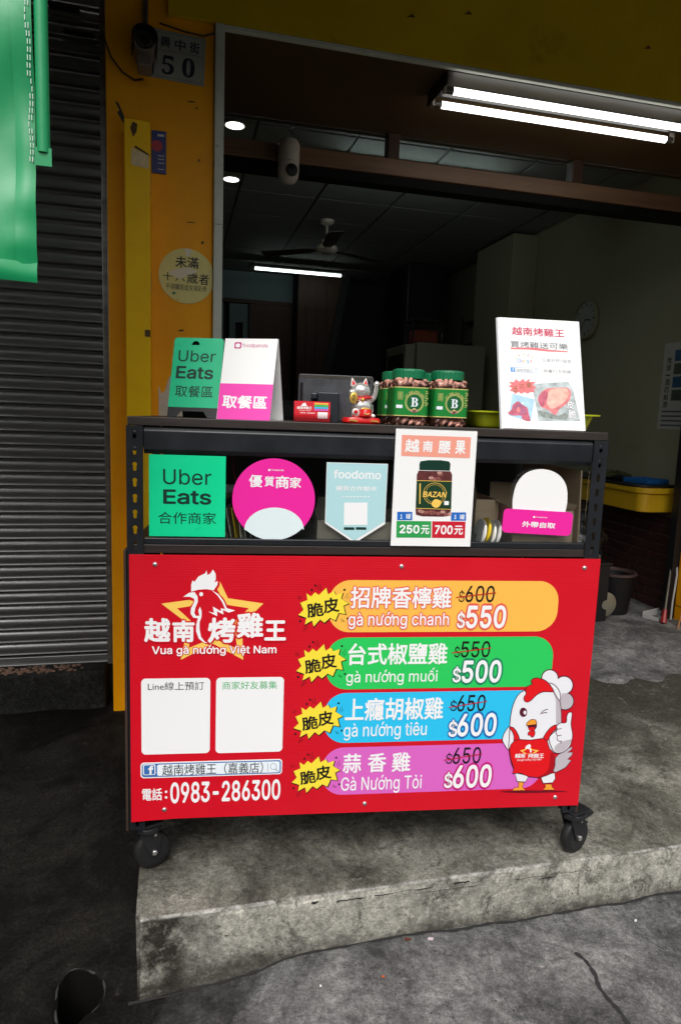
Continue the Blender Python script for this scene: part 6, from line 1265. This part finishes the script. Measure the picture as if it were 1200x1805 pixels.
hd = MB().ball((-0.006,-0.008,0.083),0.0255,0.021,0.0215,24,16).build('head', 'cat_silver', t, smooth=True)
for x, a in ((-0.0245,14),(0.006,-6)):
    M_ = Matrix.Translation((x,-0.006,0.099)) @ Matrix.Rotation(R(-a),4,'Y')
    MB().add([M_ @ Vector(p) for p in ((-.0085,-.004,-.003),(.0085,-.004,-.003),(.0075,.005,-.003),(-.0075,.005,-.003),(-.001,.0,.018),(.001,0,.018))],[(0,1,5,4),(1,2,5),(2,3,4,5),(3,0,4),(0,3,2,1)]).build('ear', 'cat_white', hd, bevel=0.0012)
    MB().add([M_ @ Vector(p) for p in ((-.0055,-.0052,0),(.0055,-.0052,0),(0,-.0022,.0128))],[(0,1,2)]).build('inner_ear', 'cat_red', hd)
MB().ball((-0.006,-0.0285,0.081),0.002,0.0015,0.0014,8,6).build('nose', 'cat_red', hd); 
for x in (-0.015,0.003): MB().tube([(x-.004,-0.0275,0.0865),(x,-0.029,0.0885),(x+.004,-0.0278,0.0865)],0.0006,5).build('eye', 'black_plastic', hd)
MB().tube([(0.026*math.cos(q)-0.003,0.019*math.sin(q)-0.006,0.064+0.004*math.cos(q)) for q in [2*math.pi*i/20 for i in range(21)]],0.0032,8).build('collar', 'cat_red', t, smooth=True)
MB().ball((-0.003,-0.0275,0.061),0.0045).build('bell', 'cat_gold', t, smooth=True)
MB().tube([(0.022,-0.004,0.058),(0.031,-0.008,0.068),(0.034,-0.010,0.082),(0.035,-0.011,0.094),(0.035,-0.012,0.100)],[0.007,0.0068,0.0062,0.0058,0.0075],12).ball((0.035,-0.013,0.1025),0.0078,0.0068,0.0072).build('raised_arm', 'cat_silver', t, smooth=True)
MB().tube([(-0.020,-0.006,0.060),(-0.027,-0.014,0.066),(-0.031,-0.018,0.076)],[0.008,0.007,0.007],12).ball((-0.031,-0.019,0.079),0.0075).build('lowered_arm', 'cat_silver', t, smooth=True)
MB().ball((-0.027,-0.0265,0.064),0.0105,0.003,0.0145,16,10).build('gold_coin', 'cat_gold', t, smooth=True)
letters('lettering','招財','p_black',t,-0.031,0.056,-0.023,0.072,-0.0298,0.0) if False else None
for i, c_ in enumerate('招財'): letters('lettering',c_,'p_black',t,-0.0315,0.0655-i*.0085,-0.0235,0.0730-i*.0085,-0.0299,0.0)
MB().lathe([(0.012,0.016),(0.0165,0.020),(0.0155,0.034),(0.013,0.037)], (0.006,-0.022,0), 18).build('money_pouch', 'cat_red', t, smooth=True)
MB().ball((0.006,-0.022,0.0375),0.012,0.009,0.004).tube([(-.001,-.0385,.026),(.006,-.0392,.024),(.013,-.0385,.026)],0.0012,6).build('pouch_gold', 'cat_gold', t, smooth=True)
MB().ball((-0.021,-0.0255,0.030),0.0085,0.004,0.0085).build('foot_pad', 'cat_white', t, smooth=True); MB().ball((-0.021,-0.0295,0.030),0.005,0.002,0.005).build('foot_button', 'cat_red', t)
MB().ball((0.024,-0.016,0.0205),0.010,0.012,0.006).build('hind_foot', 'cat_white', t, smooth=True)
MB().tube([(0.024,0.012,0.022),(0.032,0.012,0.034),(0.030,0.012,0.05)],0.004,8).build('tail', 'cat_silver', t, smooth=True)

# ------------------------------------------------------------------ jars of cashew nuts
mat('lid_green', S(14,112,72), 0.35); mat('label_green', S(26,128,52), 0.4, spec=0.4); mat('label_dark', S(16,92,44), 0.4); mat('label_gold', S(226,206,128), 0.4)
mat('nut_skin', S(208,152,134), 0.5, var=0.3, vscale=60, bump=0.3, bscale=200)
def sq(h, r, z, n=6): return [(x, y, z) for x, y in rrect(-h,-h,h,h,r,n)]
def loft(mb, rings, mt=None, cap=(True, True)):
    n = len(rings[0]); V = [p for r_ in rings for p in r_]; F = [(i*n+k, i*n+(k+1)%n, (i+1)*n+(k+1)%n, (i+1)*n+k) for i in range(len(rings)-1) for k in range(n)]
    if cap[0]: F.append(tuple(reversed(range(n))))
    if cap[1]: F.append(tuple(range((len(rings)-1)*n, len(rings)*n)))
    return mb.add(V, F, mt)
def make_jar():
    t = thing('nut_jar', '', 'jar')
    loft(MB(), [sq(.042,.014,.0005),sq(.0465,.015,.004),sq(.047,.015,.014),sq(.0455,.015,.019),sq(.0468,.015,.0225),sq(.0468,.015,.1015),sq(.047,.016,.108),sq(.045,.02,.116),sq(.040,.0395,.1215)], cap=(True,False)).build('jar_body', 'jar_plastic', t, smooth=True)
    ld = MB(); n = 72
    for r0, z in ((0.0425,.1215),(0.0432,.1225),(0.0432,.1405),(0.0425,.1445),(0.038,.1465)):
        for k in range(n): r_ = r0+(0.0007 if (k % 3 == 0 and .122 < z < .142) else 0); ld.v.append((r_*math.cos(2*math.pi*k/n), r_*math.sin(2*math.pi*k/n), z))
    for i in range(4):
        for k in range(n): ld.f.append((i*n+k, i*n+(k+1)%n, (i+1)*n+(k+1)%n, (i+1)*n+k)); ld.m.append(0)
    ld.f += [tuple(reversed(range(n))), tuple(range(4*n,5*n))]; ld.m += [0,0]; ld.build('lid', 'lid_green', t)
    lb = loft(MB(), [sq(.0472,.0152,.0235),sq(.0472,.0152,.0995)], cap=(False,False)).build('label', 'label_green', t, smooth=True)
    for z in (.0240,.0970): loft(MB(), [sq(.04735,.0152,z),sq(.04735,.0152,z+.002)], cap=(False,False)).build('gold_edge', 'label_gold', lb)
    y = -0.0475; cx, cz = .006, .0600
    C_ = lambda r_, n=36: [(cx+r_*math.cos(2*math.pi*k/n), cz+r_*math.sin(2*math.pi*k/n)) for k in range(n)]
    em = MB(); em.add([(x,y,z) for x, z in C_(.0195)],[tuple(range(36))],'label_dark')
    for r_, w_ in ((.0245,.0014),(.0218,.0010)):
        v, f = stroke(C_(r_), w_, True); em.add([(x,y-.0001,z) for x, z in v], f, 'label_gold')
    v, f = fit_text('𝐁', cx-.0095, cz-.011, cx+.0095, cz+.012, .015); em.add([(p[0],y-.0002+p[2]*8e-6,p[1]) for p in v], f, 'p_pale')
    for dx, dz, r_, mt in ((-.005,-.0215,.005,'p_nut2'),(.005,-.0215,.005,'p_nut2'),(0,-.0185,.0045,'label_gold'),(0,-.0235,.004,'p_nut')):
        em.add([(cx+dx+r_*math.cos(k*.7),y-.0003,cz+dz+r_*.8*math.sin(k*.7)) for k in range(9)],[tuple(range(9))],mt)
    s_ = 'HẠT ĐIỀU RANG MUỐI'
    for i, c_ in enumerate(s_):
        if c_ == ' ': continue
        a = R(150-120*i/(len(s_)-1)); r_ = .0285; px_, pz_ = cx+r_*math.cos(a), cz+r_*math.sin(a); h = .0036 if c_ not in 'ẠĐỀỐ' else .0046
        v, f = fit_text(c_, px_-.0014, pz_-h/2, px_+.0014, pz_+h/2, .03, math.degrees(a)-90); em.add([(p[0],y-.0002+p[2]*8e-6,p[1]) for p in v], f, 'label_gold')
    for x0, z0, x1, z1, mt in ((-.040,.066,-.026,.086,'label_gold'),(-.0395,.0665,-.0265,.0855,'label_green'),(-.043,.044,-.026,.0525,'p_pale')): em.add([(x0,y-(.0001 if mt != 'label_green' else .0002),z0),(x1,y-(.0001 if mt != 'label_green' else .0002),z0),(x1,y-(.0001 if mt != 'label_green' else .0002),z1),(x0,y-(.0001 if mt != 'label_green' else .0002),z1)],[(0,1,2,3)],mt)
    for i in range(9): z = .088-i*.0045; em.add([(.0345,y-.0001,z),(.0345+.006*(1+.4*math.sin(i*2)),y-.0001,z),(.0345+.006*(1+.4*math.sin(i*2)),y-.0001,z+.0014),(.0345,y-.0001,z+.0014)],[(0,1,2,3)],'label_gold')
    for i in range(7): z = .083-i*.0024; em.add([(-.038,y-.0003,z),(-.028,y-.0003,z),(-.028,y-.0003,z+.0008),(-.038,y-.0003,z+.0008)],[(0,1,2,3)],'label_gold')
    em.build('label_print', None, lb)
    nb = MB(); rnd = random.Random(7)
    def nut(c, s=1.0):
        M_ = Matrix.Translation(c) @ Matrix.Rotation(rnd.uniform(0,6.28),4,'Z') @ Matrix.Rotation(rnd.uniform(-1.2,1.2),4,'X') @ Matrix.Rotation(rnd.uniform(0,6.28),4,'Y')
        P = [M_ @ Vector((0.0095*math.cos(q)*s, 0.0095*math.sin(q)*s, 0)) for q in [R(-20+35*i) for i in range(7)]]
        nb.tube(P, [k*s for k in (.0022,.0045,.0056,.0056,.0054,.0046,.0024)], 8)
    for zz in (.0085,.0165,.1035,.1115):
        for k in range(15):
            a = 2*math.pi*k/15+rnd.uniform(-.15,.15); q = max(abs(math.cos(a)), abs(math.sin(a))); r_ = .0355/q*(0.93 if q < .85 else 1)
            nut((r_*math.cos(a), r_*math.sin(a), zz+rnd.uniform(-.002,.002)))
    for k in range(14): nut((rnd.uniform(-.026,.026), rnd.uniform(-.026,.026), .112))
    stuff(nb.build('cashew_nuts', 'nut_skin', t, smooth=True))
    loft(MB(), [sq(.028,.01,.006),sq(.028,.01,.105)]).build('nut_core', 'nut_skin', t)
    return t
jar = make_jar()
for i, (u, d, yaw, lab) in enumerate(((0.697,0.150,3,'front left green lidded jar of cashew nuts beside the lucky cat'), (0.803,0.148,4,'front right green lidded jar of cashew nuts beside the yellow green tray'),
        (0.690,0.262,2,'rear left jar of cashew nuts half hidden behind the front left jar'), (0.800,0.264,3,'rear right jar of cashew nuts hidden behind the front jars'))):
    j = jar if i == 0 else copy_tree(jar)
    j.location = W(u,d,TZ); j.rotation_euler = (0,0,CYAW+R(yaw)); j['label'] = lab; j['group'] = 'jars of cashew nuts on the cart'
# yellow green tray behind the menu poster
t = on_cart('plastic_tray', 'yellow green plastic tray behind the white menu poster', 'tray', 1.062,0.25,TZ, 0)
mat('lime_plastic', S(196,206,34), 0.35)
def rr(hx, hy, r, z): return [(x, y, z) for x, y in rrect(-hx,-hy,hx,hy,r,6)]
loft(MB(), [rr(.155,.085,.03,.0005),rr(.162,.092,.03,.006),rr(.174,.104,.035,.041),rr(.190,.118,.04,.042),rr(.191,.119,.04,.046),rr(.172,.102,.035,.046),rr(.158,.088,.03,.004)]).build('tray_shell', 'lime_plastic', t, smooth=True)

# ------------------------------------------------------------------ things inside the glass case (floor of the case at z 0.882)
FZ = 0.8825
mat('kraft', S(228,200,166), 0.8, var=0.1, vscale=8, stretch=(1,1,6), bump=0.08); mat('kraft_grey', S(196,184,164), 0.8, var=0.1, vscale=8); mat('cream_card', S(222,216,200), 0.6, var=0.05, vscale=20); mat('card_yellow', S(232,200,40), 0.5); mat('foam_white', S(232,232,226), 0.5)
def carton(name, label, u, d, sx, sy, h, mt, flaps, yaw=0):
    t = on_cart(name, label, 'carton', u, d, FZ, yaw); th = 0.003
    MB().box(0,0,0,sx,th,h).box(0,sy-th,0,sx,sy,h).box(0,th,0,th,sy-th,h).box(sx-th,th,0,sx,sy-th,h).box(th,th,0,sx-th,sy-th,th).build('carton_body', mt, t)
    for (a, b, out) in flaps:
        if a == 'f': v = [(0.004,0,h),(sx-.004,0,h),(sx-.01,-out,h+b),(.01,-out,h+b)]
        elif a == 'b': v = [(0.004,sy,h),(sx-.004,sy,h),(sx-.01,sy+out,h+b),(.01,sy+out,h+b)]
        elif a == 'r': v = [(sx,0.004,h),(sx,sy-.004,h),(sx+out,sy-.01,h+b),(sx+out,.01,h+b)]
        else: v = [(0,0.004,h),(0,sy-.004,h),(-out,sy-.01,h+b),(-out,.01,h+b)]
        MB().add(v+[(x,y,z+0.002) for x,y,z in v],[(0,1,2,3),(7,6,5,4),(0,4,5,1),(1,5,6,2),(2,6,7,3),(3,7,4,0)]).build('flap', mt, t)
    return t
carton('carton', 'open brown kraft carton behind the pink plaque in the glass case', 0.968,0.03,0.165,0.20,0.098,'kraft',(('r',.012,.012),('b',.05,.02),('l',.012,.02)))
carton('carton', 'small brown carton left of the pink plaque in the glass case', 0.895,0.12,0.065,0.18,0.112,'kraft',(('b',.03,.01),('l',.02,.004)))
carton('carton', 'low grey brown carton behind the pennant sticker in the glass case', 0.455,0.035,0.20,0.22,0.060,'kraft_grey',(('b',.03,.02),('r',.01,.03)), -3)
tag(link('carton_sheet', MB().box(0,0,0,0.004,0.38,0.205).mesh('carton_sheet','kraft'), None, W(1.150,0.03,FZ), (0,R(-2),CYAW+R(1))), 'upright brown cardboard sheet at the right end of the glass case', 'cardboard')
t = on_cart('lid_box', 'black box holding white and yellow round plates in the glass case', 'box', 0.860,0.045,FZ)
MB().box(0,0,0,0.088,0.003,0.030).box(0,0.067,0,0.088,0.07,0.030).box(0,0.0031,0,0.003,0.0669,0.03).box(0.085,0.0031,0,0.088,0.0669,0.03).box(0.0031,0.0031,0,0.0849,0.0669,0.003).build('box_wall', 'black_plastic', t)
for i, (x, lab, mt) in enumerate(((.022,'white round plate leaning left of the yellow one in the black box','foam_white'),(.034,'yellow round plate standing in the black box','card_yellow'),(.048,'white round plate just right of the yellow one in the black box','foam_white'),(.062,'rightmost of the white round plates in the black box','foam_white'))):
    o = MB().lathe([(0.030,-.003),(0.034,-.002),(0.034,.002),(0.028,.004)], n=24, axis='X').build('foam_plate', mt, smooth=True); o.location = W(0.860+x,0.036,FZ+0.0375+.004*math.sin(i*2)); o.rotation_euler = (0,R(8),CYAW+R(6)); tag(o, lab, 'plate', 'round plates in the black box')
t = on_cart('lunch_boxes', 'bundle of flat cream lunch boxes with a yellow slip beside the green sticker', 'lunch boxes', 0.205,0.035,FZ, -4)
for k in range(9):
    q = MB().box(0,0,0,0.0022,0.12,0.085+0.004*math.sin(k*2)).build('folded_box', 'card_yellow' if k == 4 else 'cream_card', t); q.location = (0.012*k,0.004*math.sin(k*3),0.0006); q.rotation_euler = (0,R(-14+k*1.2),R(random.uniform(-6,6)))
t = on_cart('foam_tray', 'white shallow foam tray behind the green sticker in the glass case', 'tray', 0.150,0.20,FZ+0.0, 0)
loft(MB(), [rr(.075,.06,.02,.095),rr(.110,.085,.03,.118),rr(.112,.087,.03,.120),rr(.074,.058,.02,.099)]).build('tray_shell', 'foam_white', t, smooth=True)
MB().box(-.05,-.04,0,.05,.04,.0945).build('box_under', 'kraft_grey', t)
tag(link('cable', MB().tube([W(0.235,0.30,1.10),W(0.236,0.28,1.04),W(0.25,0.27,0.99),W(0.27,0.26,0.96)], 0.0015, 6).mesh('cable','cat_red'), None), 'thin red cord hanging inside the case beside the pink disc', 'cord')

# ------------------------------------------------------------------ litter on the street
def litter(name, lab, x, y, s, col, seed):
    rnd = random.Random(seed); mat('lit_'+str(seed), col, 0.7); z = zg(x,y)+wob(x,y)+0.003
    P = [(x+s*rnd.uniform(.6,1.1)*math.cos(k*1.05), y+s*.6*rnd.uniform(.6,1.1)*math.sin(k*1.05)) for k in range(6)]
    mb = MB(); mb.add([(a,b,z+rnd.uniform(0,.003)) for a,b in P]+[(a,b,z-.0025) for a,b in P],[(0,1,2,3,4,5),(11,10,9,8,7,6)]+[(k,(k+1)%6,(k+1)%6+6,k+6) for k in range(6)])
    tag(mb.build(name, 'lit_'+str(seed)), lab, 'litter')
litter('paper_bit', 'small pale pink scrap of paper on the street below the step', 0.655,1.482,0.010,S(206,186,190),1)
litter('dry_leaf', 'small reddish brown leaf at the foot of the step', 0.592,1.488,0.009,S(94,48,34),2)
litter('paper_bit', 'tiny white fleck on the street at right', 1.24,1.433,0.005,S(226,226,220),3)
litter('peel_bit', 'tiny orange peel bit on the street in front of the step', 0.497,1.394,0.005,S(190,100,50),4)
litter('paper_bit', 'tiny white fleck on the step under the cart', 0.34,1.40,0.003,S(226,226,220),5)
